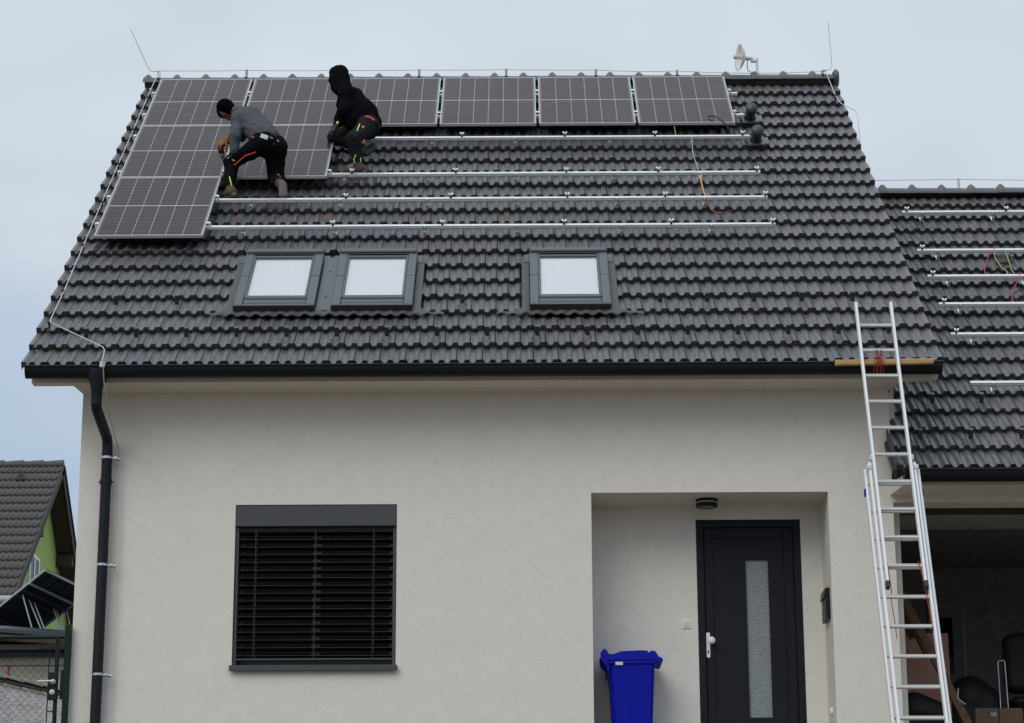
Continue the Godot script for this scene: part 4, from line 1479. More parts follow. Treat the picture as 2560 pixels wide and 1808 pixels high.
	link.set_meta("kind", "stuff")
	mb = MB.new()
	mb.box(Vector3(0.114, 0.42, 0.065), Vector3(0.078, 0.256, 0.05), 0.004)
	part("lock_box", mb, M.green, g)
	mb = MB.new()
	mb.lathe([Vector2(0.024, 0.0), Vector2(0.024, 0.008), Vector2(0.012, 0.012), Vector2(0.011, 0.05), Vector2(0.0, 0.052)], Transform3D(Basis(Vector3(1, 0, 0), Vector3(0, 0, 1), Vector3(0, -1, 0)), Vector3(0.118, 0.458, 0.09)), 14)
	mb.tube([Vector3(0.118, 0.458, 0.135), Vector3(0.09, 0.459, 0.142), Vector3(-0.02, 0.456, 0.142)], 0.0095, 8)
	part("handle", mb, M.off_white, g)
	mb = MB.new()
	mb.lathe([Vector2(0.026, 0.0), Vector2(0.026, 0.008), Vector2(0.016, 0.014), Vector2(0.014, 0.016), Vector2(0.0, 0.014)], Transform3D(Basis(Vector3(1, 0, 0), Vector3(0, 0, 1), Vector3(0, -1, 0)), Vector3(0.114, 0.362, 0.09)), 16)
	part("lock_rose", mb, M.off_white, g)
	var po := thing("gate_post", "dark green square gate post against the left corner of the house", "post")
	mb = MB.new()
	mb.box(Vector3(0.233, 0.38, 0.05), Vector3(0.056, 1.23, 0.056), 0.004)
	part("tube", mb, M.green, po)
	mb = MB.new()
	mb.box(Vector3(0.192, 0.437, 0.05), Vector3(0.026, 0.27, 0.04), 0.003)
	part("strike_box", mb, M.green, po)

# ---------------------------------------------------------------- ladder, bin, things by the porch
func ladder_rail(x: float, top: Vector2, bottom: Vector2, off: float) -> MB:
	var mb := MB.new()
	var n := Vector3(0, 0.3771, 0.9262)
	var a := Vector3(x, top.x, top.y) + n * off
	var b := Vector3(x, bottom.x, bottom.y) + n * off
	mb.bar(a, b, 0.026, 0.058, n, 0.004)
	mb.bar(a + Vector3(0, 0, 0), b, 0.03, 0.012, n, 0.002)
	return mb

func ladder_and_bin() -> void:
	var l := thing("ladder", "three part aluminium extension ladder leaning against the eave", "ladder")
	var slope := func(y: float) -> float: return 0.70 + (3.36 - y) * 0.40712
	var secs := [
		[7.618, 7.948, 3.93, 1.05, 0.035, "upper"],
		[7.582, 7.984, 2.24, -0.55, 0.0, "middle"],
		[7.544, 8.022, 2.205, -0.62, -0.055, "lower"]]
	var n := Vector3(0, 0.3771, 0.9262)
	for sc in secs:
		for x in [sc[0], sc[1]]:
			part("rail", ladder_rail(x, Vector2(sc[2], slope.call(sc[2])), Vector2(sc[3], slope.call(sc[3])), sc[4]), M.alu_dull, l)
	var ys := []
	for i in 15: ys.append(3.681 - i * 0.2745)
	for i in ys.size():
		var mb := MB.new()
		var sc: Array = secs[0] if i < 10 else secs[1]
		var y: float = ys[i]
		var p: Vector3 = Vector3(sc[0] + 0.012, y, slope.call(y)) + n * sc[4]
		var q: Vector3 = Vector3(sc[1] - 0.012, y, slope.call(y)) + n * sc[4]
		mb.tube([p, q], 0.0165, 10, false)
		mb.bar(p + n * 0.004 + Vector3(0, 0.012, 0), q + n * 0.004 + Vector3(0, 0.012, 0), 0.024, 0.006, Vector3(0, 1, 0), 0.002)
		part("rung", mb, M.alu_dull, l)
	for i in range(6, 15):                                       # rungs of the sections behind, nearly hidden
		var mb := MB.new()
		var y: float = ys[i] + 0.034
		mb.tube([Vector3(7.545, y, slope.call(y)) - n * 0.055, Vector3(8.02, y, slope.call(y)) - n * 0.055], 0.0155, 8, false)
		part("rung", mb, M.alu_dull, l)
	for x in [7.618, 7.948]:
		var mb := MB.new()
		mb.box(Vector3(x, 1.03, slope.call(1.03)) + n * 0.035, Vector3(0.034, 0.07, 0.06), 0.006, Basis(Vector3(1, 0, 0), -0.386))
		part("foot", mb, M.black, l)
	for sx in [-1.0, 1.0]:
		var mb := MB.new()
		var x: float = 7.783 + sx * 0.178
		mb.box(Vector3(x, 2.28, slope.call(2.28)) + n * 0.03, Vector3(0.04, 0.05, 0.05), 0.006)
		part("guide_bracket", mb, M.alu_dull, l)
		mb = MB.new()
		mb.box(Vector3(x + sx * 0.03, 2.19, slope.call(2.19)) + n * 0.02, Vector3(0.05, 0.045, 0.05), 0.006)
		part("guide_bracket", mb, M.alu_dull, l)
		mb = MB.new()
		mb.box(Vector3(7.783 + sx * 0.258, 1.98, slope.call(1.98)) - n * 0.055, Vector3(0.012, 0.07, 0.05), 0.004)
		part("blue_cap", mb, M.blue, l)
	var t := thing("timber_batten", "pale timber batten lying across the gutter behind the ladder", "plank")
	var mb := MB.new()
	mb.box(Vector3(7.836, 3.321, 0.665), Vector3(0.914, 0.05, 0.055), 0.004, Basis(Vector3(0, 0, 1), 0.012))
	part("plank", mb, M.timber, t)
	var rp_ := thing("red_rope", "red rope lashing the ladder rung to the timber batten", "rope")
	mb = MB.new()
	for q in [[7.76, 7.745, 7.73], [7.765, 7.775, 7.77], [7.80, 7.80, 7.795], [7.80, 7.815, 7.83], [7.755, 7.77, 7.755], [7.805, 7.79, 7.81]]:
		mb.tube([Vector3(q[0], 3.425, 0.655), Vector3(q[0], 3.42, 0.735), Vector3(q[1], 3.36, 0.72), Vector3(q[1] - 0.004, 3.29, 0.71), Vector3(q[2], 3.2, 0.66), Vector3(q[2], 3.19, 0.60)], 0.0038, 5)
	part("lashing", mb, M.rope, rp_)
	cable("ladder_rope", "thin red pull rope hanging inside the ladder rungs", M.rope, [Vector3(7.63, 1.25, 1.62), Vector3(7.65, 1.02, 1.66), Vector3(7.64, 0.9, 1.7), Vector3(7.648, 0.75, 1.76), Vector3(7.652, 0.55, 1.84)], 0.004, "rope")
	cable("ladder_rope", "red rope down the right inner side of the ladder", M.rope, [Vector3(7.9, 1.26, 1.63), Vector3(7.93, 1.1, 1.66), Vector3(7.95, 0.9, 1.72), Vector3(7.965, 0.62, 1.83)], 0.0042, "rope")
	# wheeled bin
	var b := thing("wheeled_bin", "blue wheeled bin standing in the porch left of the door", "bin", Transform3D(Basis.IDENTITY, Vector3(5.475, FLOOR, -0.31)))
	mb = MB.new()
	var lv := [[0.0, 0.17, 0.19], [0.06, 0.178, 0.195], [0.5, 0.198, 0.218], [0.755, 0.212, 0.232], [0.775, 0.215, 0.235]]
	for i in lv.size() - 1:
		var ra := [[-lv[i][1], -lv[i][2]], [lv[i][1], -lv[i][2]], [lv[i][1], lv[i][2]], [-lv[i][1], lv[i][2]]]
		var rb := [[-lv[i + 1][1], -lv[i + 1][2]], [lv[i + 1][1], -lv[i + 1][2]], [lv[i + 1][1], lv[i + 1][2]], [-lv[i + 1][1], lv[i + 1][2]]]
		var oct := func(r, y):
			var o := []
			var k := 0.03
			for c in [[-1, -1], [1, -1], [1, 1], [-1, 1]]:
				var px: float = c[0] * absf(r[1][0])
				var pz: float = c[1] * absf(r[2][1])
				var first := Vector3(px - c[0] * k, y, pz)
				var second := Vector3(px, y, pz - c[1] * k)
				if c[0] * c[1] > 0: o.append_array([second, first])
				else: o.append_array([first, second])
			return o
		var oa: Array = oct.call(ra, lv[i][0])
		var ob: Array = oct.call(rb, lv[i + 1][0])
		for j in 8:
			var m: Vector3 = (oa[j] + oa[(j + 1) % 8]) * 0.5
			mb.quad_out(oa[j], oa[(j + 1) % 8], ob[(j + 1) % 8], ob[j], Vector3(m.x, 0, m.z))
	mb.box(Vector3(0, 0.78, 0), Vector3(0.455, 0.045, 0.49), 0.012)
	part("tub", mb, M.blue, b)
	mb = MB.new()                                                # lid: flat pan with raised field, lip in front, hinge knob
	mb.prism(PackedVector2Array([Vector2(-0.222, 0.80), Vector2(0.20, 0.80), Vector2(0.262, 0.782), Vector2(0.285, 0.786), Vector2(0.29, 0.80), Vector2(0.275, 0.822), Vector2(0.245, 0.832), Vector2(0.24, 0.85), Vector2(0.225, 0.866), Vector2(-0.21, 0.855), Vector2(-0.225, 0.84)]), Transform3D(Basis.IDENTITY, Vector3(0, 0, -0.245)), 0.49)
	mb.prism(PackedVector2Array([Vector2(-0.19, 0.855), Vector2(0.17, 0.866), Vector2(0.145, 0.893), Vector2(0.10, 0.897), Vector2(-0.1, 0.888)]), Transform3D(Basis.IDENTITY, Vector3(0, 0, -0.2)), 0.4)
	mb.box(Vector3(0.2, 0.878, 0.1), Vector3(0.06, 0.045, 0.1), 0.012)
	part("lid", mb, M.blue, b)
	mb = MB.new()                                                # handle and hinge at the back
	for z in [-0.2, 0.2]:
		mb.prism(PackedVector2Array([Vector2(-0.215, 0.70), Vector2(-0.225, 0.66), Vector2(-0.235, 0.75), Vector2(-0.285, 0.80), Vector2(-0.292, 0.87), Vector2(-0.262, 0.908), Vector2(-0.235, 0.895), Vector2(-0.21, 0.85), Vector2(-0.2, 0.78)]), Transform3D(Basis.IDENTITY, Vector3(0, 0, z - 0.03)), 0.06)
	mb.tube([Vector3(-0.262, 0.875, -0.22), Vector3(-0.262, 0.875, 0.22)], 0.02, 10)
	part("handle", mb, M.blue, b)
	mb = MB.new()
	mb.span(Vector3(-0.155, 0.752, 0.222), Vector3(-0.085, 0.782, 0.2465), 0.001)
	part("sticker", mb, M.off_white, b)
	for z in [-0.22, 0.22]:
		mb = MB.new()
		mb.lathe([Vector2(0.0, -0.02), Vector2(0.09, -0.02), Vector2(0.1, -0.01), Vector2(0.1, 0.01), Vector2(0.09, 0.02), Vector2(0.0, 0.02)], Transform3D(Basis(Vector3(1, 0, 0), Vector3(0, 0, 1), Vector3(0, -1, 0)), Vector3(-0.2, 0.1, z)), 18)
		part("wheel", mb, M.black, b)
	# doorbell, lamp, letter box, round cap
	var o := thing("doorbell", "white square push button on the wall left of the door", "doorbell", Transform3D(Basis.IDENTITY, Vector3(6.026, 1.081, -0.62)))
	mb = MB.new()
	mb.box(Vector3(0, 0, 0.005), Vector3(0.086, 0.086, 0.01), 0.003)
	part("plate", mb, M.white, o)
	mb = MB.new()
	mb.box(Vector3(0, 0, 0.012), Vector3(0.052, 0.052, 0.008), 0.002)
	part("button", mb, M.off_white, o)
	o = thing("ceiling_lamp", "round dark ceiling lamp, unlit, under the porch ceiling", "lamp", Transform3D(Basis.IDENTITY, Vector3(6.228, 2.237, -0.33)))
	mb = MB.new()
	mb.lathe([Vector2(0.0, -0.03), Vector2(0.1, -0.03), Vector2(0.105, -0.025), Vector2(0.105, 0.0)], Transform3D.IDENTITY, 28)
	part("base", mb, M.black_metal, o)
	mb = MB.new()
	mb.lathe([Vector2(0.0, -0.04), Vector2(0.1, -0.04), Vector2(0.1, -0.029)], Transform3D.IDENTITY, 28)
	part("diffuser_ring", mb, M.off_white, o)
	mb = MB.new()
	mb.lathe([Vector2(0.085, -0.078), Vector2(0.1, -0.074), Vector2(0.105, -0.065), Vector2(0.105, -0.041), Vector2(0.09, -0.039)], Transform3D.IDENTITY, 28)
	part("lower_ring", mb, M.black_metal, o)
	mb = MB.new()
	mb.lathe([Vector2(0.0, -0.074), Vector2(0.086, -0.073)], Transform3D.IDENTITY, 28)
	part("diffuser", mb, M.zinc, o)
	o = thing("letter_box", "black flat letter box on the right porch wall", "letter box", Transform3D(Basis.IDENTITY, Vector3(7.35, 1.2, -0.30)))
	mb = MB.new()
	mb.box(Vector3(-0.02, 0, 0), Vector3(0.04, 0.29, 0.34), 0.004)
	part("case", mb, M.black_metal, o)
	mb = MB.new()
	mb.box(Vector3(-0.045, 0.1, 0), Vector3(0.008, 0.08, 0.35), 0.003, Basis(Vector3(0, 0, 1), -0.12))
	part("flap", mb, M.black_metal, o)
	mb = MB.new()
	mb.lathe([Vector2(0.008, 0.0), Vector2(0.008, 0.006), Vector2(0.0, 0.007)], Transform3D(Basis(Vector3(0, -1, 0), Vector3(-1, 0, 0), Vector3(0, 0, 1)), Vector3(-0.04, -0.01, -0.08)), 10)
	part("lock", mb, M.steel, o)
	o = thing("socket_cover", "round white socket cover low on the right porch wall", "socket", Transform3D(Basis.IDENTITY, Vector3(7.35, 0.2, -0.3)))
	mb = MB.new()
	mb.lathe([Vector2(0.042, 0.0), Vector2(0.04, 0.014), Vector2(0.02, 0.022), Vector2(0.0, 0.024)], Transform3D(Basis(Vector3(0, -1, 0), Vector3(-1, 0, 0), Vector3(0, 0, 1)), Vector3(0, 0, 0)), 18)
	part("cover", mb, M.white, o)
	# cables on the roofs
	cable("orange_cable", "orange cable hanging from the second bare rail down to the third", M.orange_cable, roof_line([[6.455, -3.33, 0.05], [6.46, -3.42, 0.06], [6.472, -3.74, 0.03], [6.485, -3.97, 0.05], [6.495, -4.04, 0.09]], 0.05), 0.009)
	cable("red_cable", "thin red cable with black plug curling below the third bare rail", M.red_cable, roof_line([[6.50, -4.05, 0.09], [6.5, -4.12, 0.04], [6.512, -4.27, 0.03], [6.56, -4.37, 0.025], [6.654, -4.385, 0.025], [6.70, -4.355, 0.025]], 0.03), 0.006)
	cable("cable_plug", "small black plug at the end of the red cable", M.black, roof_line([[6.70, -4.355, 0.025], [6.735, -4.335, 0.025], [6.765, -4.325, 0.025]], 0.03), 0.009, "plug")
	var k := thing("cable_knot", "bundle of taped cable ends under the second bare rail", "cable")
	mb = MB.new()
	for i in 6: mb.tube([rp(6.42 + i * 0.014, -3.30, 0.05), rp(6.44 + rng.randf() * 0.05, -3.36, 0.07), rp(6.45 + rng.randf() * 0.03, -3.42, 0.04)], 0.007, 5)
	part("ends", mb, M.green_cable, k)
	cable("grey_cable", "thin grey cable between the uppermost and the second bare rail", M.wire, roof_line([[6.45, -2.1, 0.1], [6.445, -2.4, 0.0], [6.45, -2.8, 0.03], [6.45, -3.29, 0.095]], 0.02), 0.004)
	cable("green_cable", "short yellow green wire dangling from the last top row panel", M.green_cable, roof_line([[6.27, -1.73, 0.08], [6.275, -1.85, 0.05], [6.275, -2.0, 0.04], [6.28, -2.06, 0.06]], 0.04), 0.005)
	cable("panel_lead", "short black lead lying on the lower right corner of the last top panel", M.black, roof_line([[6.68, -1.55, 0.14], [6.74, -1.6, 0.16], [6.80, -1.66, 0.15], [6.86, -1.74, 0.12], [6.9, -1.8, 0.07]], 0.1), 0.008)
	cable("garage_red_cable", "red cable looping from the second garage rail to the third", M.red_cable, roof_line([[9.75, -3.0, 0.1], [9.66, -3.14, 0.06], [9.6, -3.3, 0.03], [9.545, -3.52, 0.03], [9.55, -3.68, 0.05], [9.6, -3.72, 0.08]], 0.04, true), 0.0055)
	cable("garage_green_cable", "yellow green cable loop beside the cable opening of the garage roof", M.green_cable, roof_line([[9.725, -3.05, 0.08], [9.72, -3.2, 0.05], [9.75, -3.4, 0.03], [9.785, -3.52, 0.03], [9.775, -3.62, 0.04], [9.7, -3.69, 0.05], [9.6, -3.7, 0.06]], 0.04, true), 0.0055)
	cable("garage_green_cable", "yellow green cable running straight down from the garage cable opening", M.green_cable, roof_line([[9.855, -3.02, 0.08], [9.86, -3.15, 0.05], [9.86, -3.3, 0.03], [9.845, -3.5, 0.03], [9.85, -3.68, 0.06]], 0.04, true), 0.0055)
	cable("garage_red_cable", "red cable hanging below the third garage rail", M.red_cable, roof_line([[9.88, -3.76, 0.11], [9.84, -3.85, 0.05], [9.76, -4.05, 0.03], [9.7, -4.3, 0.03], [9.72, -4.42, 0.03], [9.85, -4.5, 0.03], [10.1, -4.45, 0.03]], 0.04, true), 0.006)
	cable("garage_black_cable", "black cable curving beside the red one on the garage roof", M.black, roof_line([[9.75, -4.35, 0.03], [9.72, -4.22, 0.03], [9.78, -4.1, 0.03], [9.9, -4.05, 0.03], [10.1, -4.1, 0.03]], 0.04, true), 0.006)
	o = thing("cable_opening", "dark cable opening with a lifted tile on the garage roof", "roof opening", garage_at)
	mb = MB.new()
	mb.box(Vector3(9.84, 0.016, 3.06), Vector3(0.17, 0.012, 0.1), 0.004)
	part("gap", mb, M.black, o)
	mb = MB.new()
	mb.box(Vector3(9.80, 0.012, 3.18), Vector3(0.18, 0.02, 0.12), 0.006, Basis(Vector3(0, 1, 0), 0.15))
	part("tile_piece", mb, M.brown_wood, o)

# ---------------------------------------------------------------- inside the garage
func garage_contents() -> void:
	var o := thing("timber_post", "brown timber leaning across the garage opening, the front one with a bent tape mark", "timber")
	var mb := MB.new()
	mb.bar(Vector3(8.02, 1.75, -1.05), Vector3(8.86, -0.12, -0.95), 0.075, 0.06, Vector3(0, 0, 1), 0.004)
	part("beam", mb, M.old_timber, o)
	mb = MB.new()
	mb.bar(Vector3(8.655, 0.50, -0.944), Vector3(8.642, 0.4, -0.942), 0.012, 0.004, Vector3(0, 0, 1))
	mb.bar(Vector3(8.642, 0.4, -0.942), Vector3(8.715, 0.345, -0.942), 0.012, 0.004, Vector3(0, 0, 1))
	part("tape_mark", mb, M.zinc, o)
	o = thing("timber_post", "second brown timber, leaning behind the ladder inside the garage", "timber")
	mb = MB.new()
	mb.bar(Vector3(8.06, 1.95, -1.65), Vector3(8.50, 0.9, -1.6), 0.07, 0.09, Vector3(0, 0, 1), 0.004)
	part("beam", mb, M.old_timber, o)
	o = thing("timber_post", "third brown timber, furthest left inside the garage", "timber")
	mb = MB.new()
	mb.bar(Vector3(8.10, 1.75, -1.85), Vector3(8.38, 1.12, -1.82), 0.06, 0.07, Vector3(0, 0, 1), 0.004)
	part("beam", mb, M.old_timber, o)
	o = thing("pink_board", "pinkish insulation board standing inside the garage behind the ladder", "board")
	mb = MB.new()
	mb.span(Vector3(8.1, FLOOR, -2.15), Vector3(8.78, 1.21, -2.05), 0.005)
	part("board", mb, M.pink, o)
	mb = MB.new()
	mb.bar(Vector3(8.35, 1.21, -2.1), Vector3(8.5, 1.29, -2.1), 0.02, 0.06, Vector3(0, 1, 0), 0.003)
	part("torn_edge", mb, M.off_white, o)
	o = thing("black_sack", "slumped black sack in front of the pink board", "sack")
	var f := Flesh.new()
	f.k = 0.08
	f.bone(Vector3(8.3, 0.2, -1.75), Vector3(8.62, 0.12, -1.75), 0.2, 0.2)
	f.bone(Vector3(8.36, 0.45, -1.78), Vector3(8.6, 0.38, -1.78), 0.13, 0.1)
	f.bone(Vector3(8.3, 0.0, -1.75), Vector3(8.6, 0.0, -1.75), 0.18, 0.18)
	part("sack", f.mesh(0.03), M.black, o)
	o = thing("black_sack", "large black sack beside the front timber, right of the ladder foot", "sack")
	f = Flesh.new()
	f.k = 0.09
	f.bone(Vector3(9.0, 0.55, -2.2), Vector3(9.12, 0.5, -2.2), 0.24, 0.2)
	f.bone(Vector3(8.96, 0.25, -2.2), Vector3(9.16, 0.25, -2.2), 0.26, 0.22)
	f.bone(Vector3(9.05, 0.1, -2.2), Vector3(9.05, 0.0, -2.2), 0.25, 0.25)
	part("sack", f.mesh(0.03), M.black, o)
	o = thing("office_chair", "black padded office chair deep in the garage, cut by the photo's edge", "chair")
	f = Flesh.new()
	f.k = 0.06
	for i in 4: f.bone(Vector3(9.47 + i * 0.1, 0.72, -2.3), Vector3(9.47 + i * 0.1, 1.18 - 0.02 * absf(i - 1.5), -2.36), 0.1, 0.09)
	part("backrest", f.mesh(0.025), M.black, o)
	mb = MB.new()
	mb.box(Vector3(9.62, 0.5, -2.1), Vector3(0.5, 0.1, 0.48), 0.04)
	part("seat", mb, M.black, o)
	mb = MB.new()
	mb.tube([Vector3(9.62, 0.45, -2.1), Vector3(9.62, 0.05, -2.1)], 0.03, 10)
	for i in 5: mb.tube([Vector3(9.62, 0.08, -2.1), Vector3(9.62 + 0.3 * cos(i * TAU / 5), -0.08, -2.1 + 0.3 * sin(i * TAU / 5))], 0.018, 6)
	part("pedestal", mb, M.black_metal, o)
	o = thing("steel_trestle", "thin bent steel tube frame beside the office chair", "trestle")
	mb = MB.new()
	mb.tube([Vector3(9.165, -0.13, -1.5), Vector3(9.163, 0.4, -1.5), Vector3(9.160, 0.83, -1.5), Vector3(9.175, 0.845, -1.5), Vector3(9.225, 0.85, -1.52), Vector3(9.232, 0.83, -1.52), Vector3(9.24, 0.4, -1.52), Vector3(9.242, -0.13, -1.52)], 0.007, 8)
	part("tube", mb, M.steel, o)
	for i in 2:
		o = thing("cardboard_box", ["left brown cardboard box on the garage floor, with a white label", "right brown cardboard box on the garage floor"][i], "box")
		mb = MB.new()
		mb.span(Vector3(8.9 + i * 0.235, FLOOR, -1.75), Vector3(9.128 + i * 0.24, 0.372, -1.45), 0.004)
		part("carton", mb, M.carton, o)
		mb = MB.new()
		mb.span(Vector3(8.9 + i * 0.235, 0.374, -1.62), Vector3(9.128 + i * 0.24, 0.377, -1.58))
		part("tape", mb, M.brown_wood, o)
		if i == 0:
			mb = MB.new()
			mb.span(Vector3(9.05, 0.29, -1.449), Vector3(9.11, 0.33, -1.446))
			part("paper_label", mb, M.zinc, o)
	o = thing("back_door", "grey door with a narrow pane in the rear wall of the garage", "door")
	mb = MB.new()
	for q in [[9.12, 1.94, 9.5, 1.985], [9.455, 0.0, 9.5, 1.94], [9.08, 0.0, 9.12, 1.985]]: mb.span(Vector3(q[0], q[1] + FLOOR * 0.0, -4.998), Vector3(q[2], q[3], -4.96), 0.004)
	part("frame", mb, M.zinc, o)
	mb = MB.new()
	mb.span(Vector3(9.12, -0.1, -4.998), Vector3(9.455, 1.94, -4.975))
	part("leaf", mb, M.concrete, o)
	mb = MB.new()
	mb.span(Vector3(9.2, 1.2, -4.974), Vector3(9.352, 1.845, -4.968))
	part("pane", mb, M.dark_glass, o)

# ---------------------------------------------------------------- people
func hand_bones(f: Flesh, wrist: Vector3, fwd: Vector3, palm: Vector3, curl: float, thumb_side: float, size := 1.0) -> void:
	var side := fwd.cross(palm).normalized() * thumb_side
	for i in 4:
		var off := side * (0.03 - 0.02 * i) * size
		var root := wrist + off * 0.5
		var knuckle := wrist + fwd * (0.088 - 0.004 * absf(i - 1.0)) * size + off
		f.bone(root, knuckle, 0.018 * size, 0.0125 * size)
		var p := knuckle
		var d := fwd
		var l: float = [0.078, 0.086, 0.08, 0.064][i] * size
		for j in 3:
			d = d.rotated(fwd.cross(palm).normalized(), curl * (0.9 if j == 0 else 1.1))
			var q: Vector3 = p + d * l * [0.48, 0.3, 0.22][j]
			f.bone(p, q, (0.0105 - 0.001 * j) * size, (0.0098 - 0.001 * j) * size)
			p = q
	var tb := wrist + fwd * 0.02 * size + side * 0.025 * size
	var td := (fwd * 0.6 + side * 0.7 + palm * 0.35).normalized()
	var tk := tb + td * 0.05 * size
	f.bone(tb, tk, 0.016 * size, 0.0125 * size)
	var t2 := tk + (td * 0.6 + palm * 0.6 + fwd * 0.4).normalized() * 0.034 * size
	f.bone(tk, t2, 0.0125 * size, 0.011 * size)
	f.bone(t2, t2 + (fwd * 0.4 + palm * 0.8).normalized() * 0.026 * size, 0.011 * size, 0.009 * size)

func head_bones(f: Flesh, c: Vector3, fw: Vector3, up: Vector3, size := 1.0) -> void:
	var left := up.cross(fw).normalized()
	f.bone(c + up * 0.02 * size - fw * 0.012 * size, c + up * 0.018 * size + fw * 0.02 * size, 0.093 * size, 0.083 * size)
	f.bone(c - up * 0.03 * size + fw * 0.02 * size, c - up * 0.092 * size + fw * 0.06 * size, 0.068 * size, 0.032 * size)
	f.bone(c + up * 0.005 * size + fw * 0.098 * size, c - up * 0.035 * size + fw * 0.112 * size, 0.009 * size, 0.014 * size)
	f.bone(c + up * 0.018 * size + fw * 0.088 * size + left * 0.03 * size, c + up * 0.018 * size + fw * 0.088 * size - left * 0.03 * size, 0.012 * size, 0.012 * size)
	f.bone(c - up * 0.06 * size + fw * 0.088 * size + left * 0.018 * size, c - up * 0.06 * size + fw * 0.088 * size - left * 0.018 * size, 0.010 * size, 0.010 * size)
	for sg in [1.0, -1.0]:
		f.bone(c + left * sg * 0.078 * size + up * 0.012 * size, c + left * sg * 0.072 * size - up * 0.025 * size + fw * 0.006 * size, 0.016 * size, 0.011 * size)

func eyes(p: Node3D, c: Vector3, fw: Vector3, up: Vector3) -> void:
	var left := up.cross(fw).normalized()
	for sg in [1.0, -1.0]:
		var mb := MB.new()
		mb.lathe([Vector2(0.0, -0.008), Vector2(0.006, -0.005), Vector2(0.008, 0.0), Vector2(0.006, 0.005), Vector2(0.0, 0.008)], Transform3D(Basis.IDENTITY, c + fw * 0.092 + left * sg * 0.03 - up * 0.004), 8)
		part("eye", mb, M.off_white, p)

func strip(p: Node3D, called: String, f: Flesh, pts: Array, r: float, m: Material) -> void:
	var l := []
	for i in pts.size() - 1:
		l.append(f.onto(pts[i], 0.006))
	l.append(f.onto(pts[-1], 0.006))
	var mb := MB.new()
	mb.tube(l, r, 6)
	part(called, mb, m, p)

func people() -> void:
	worker_grey()
	worker_hood()

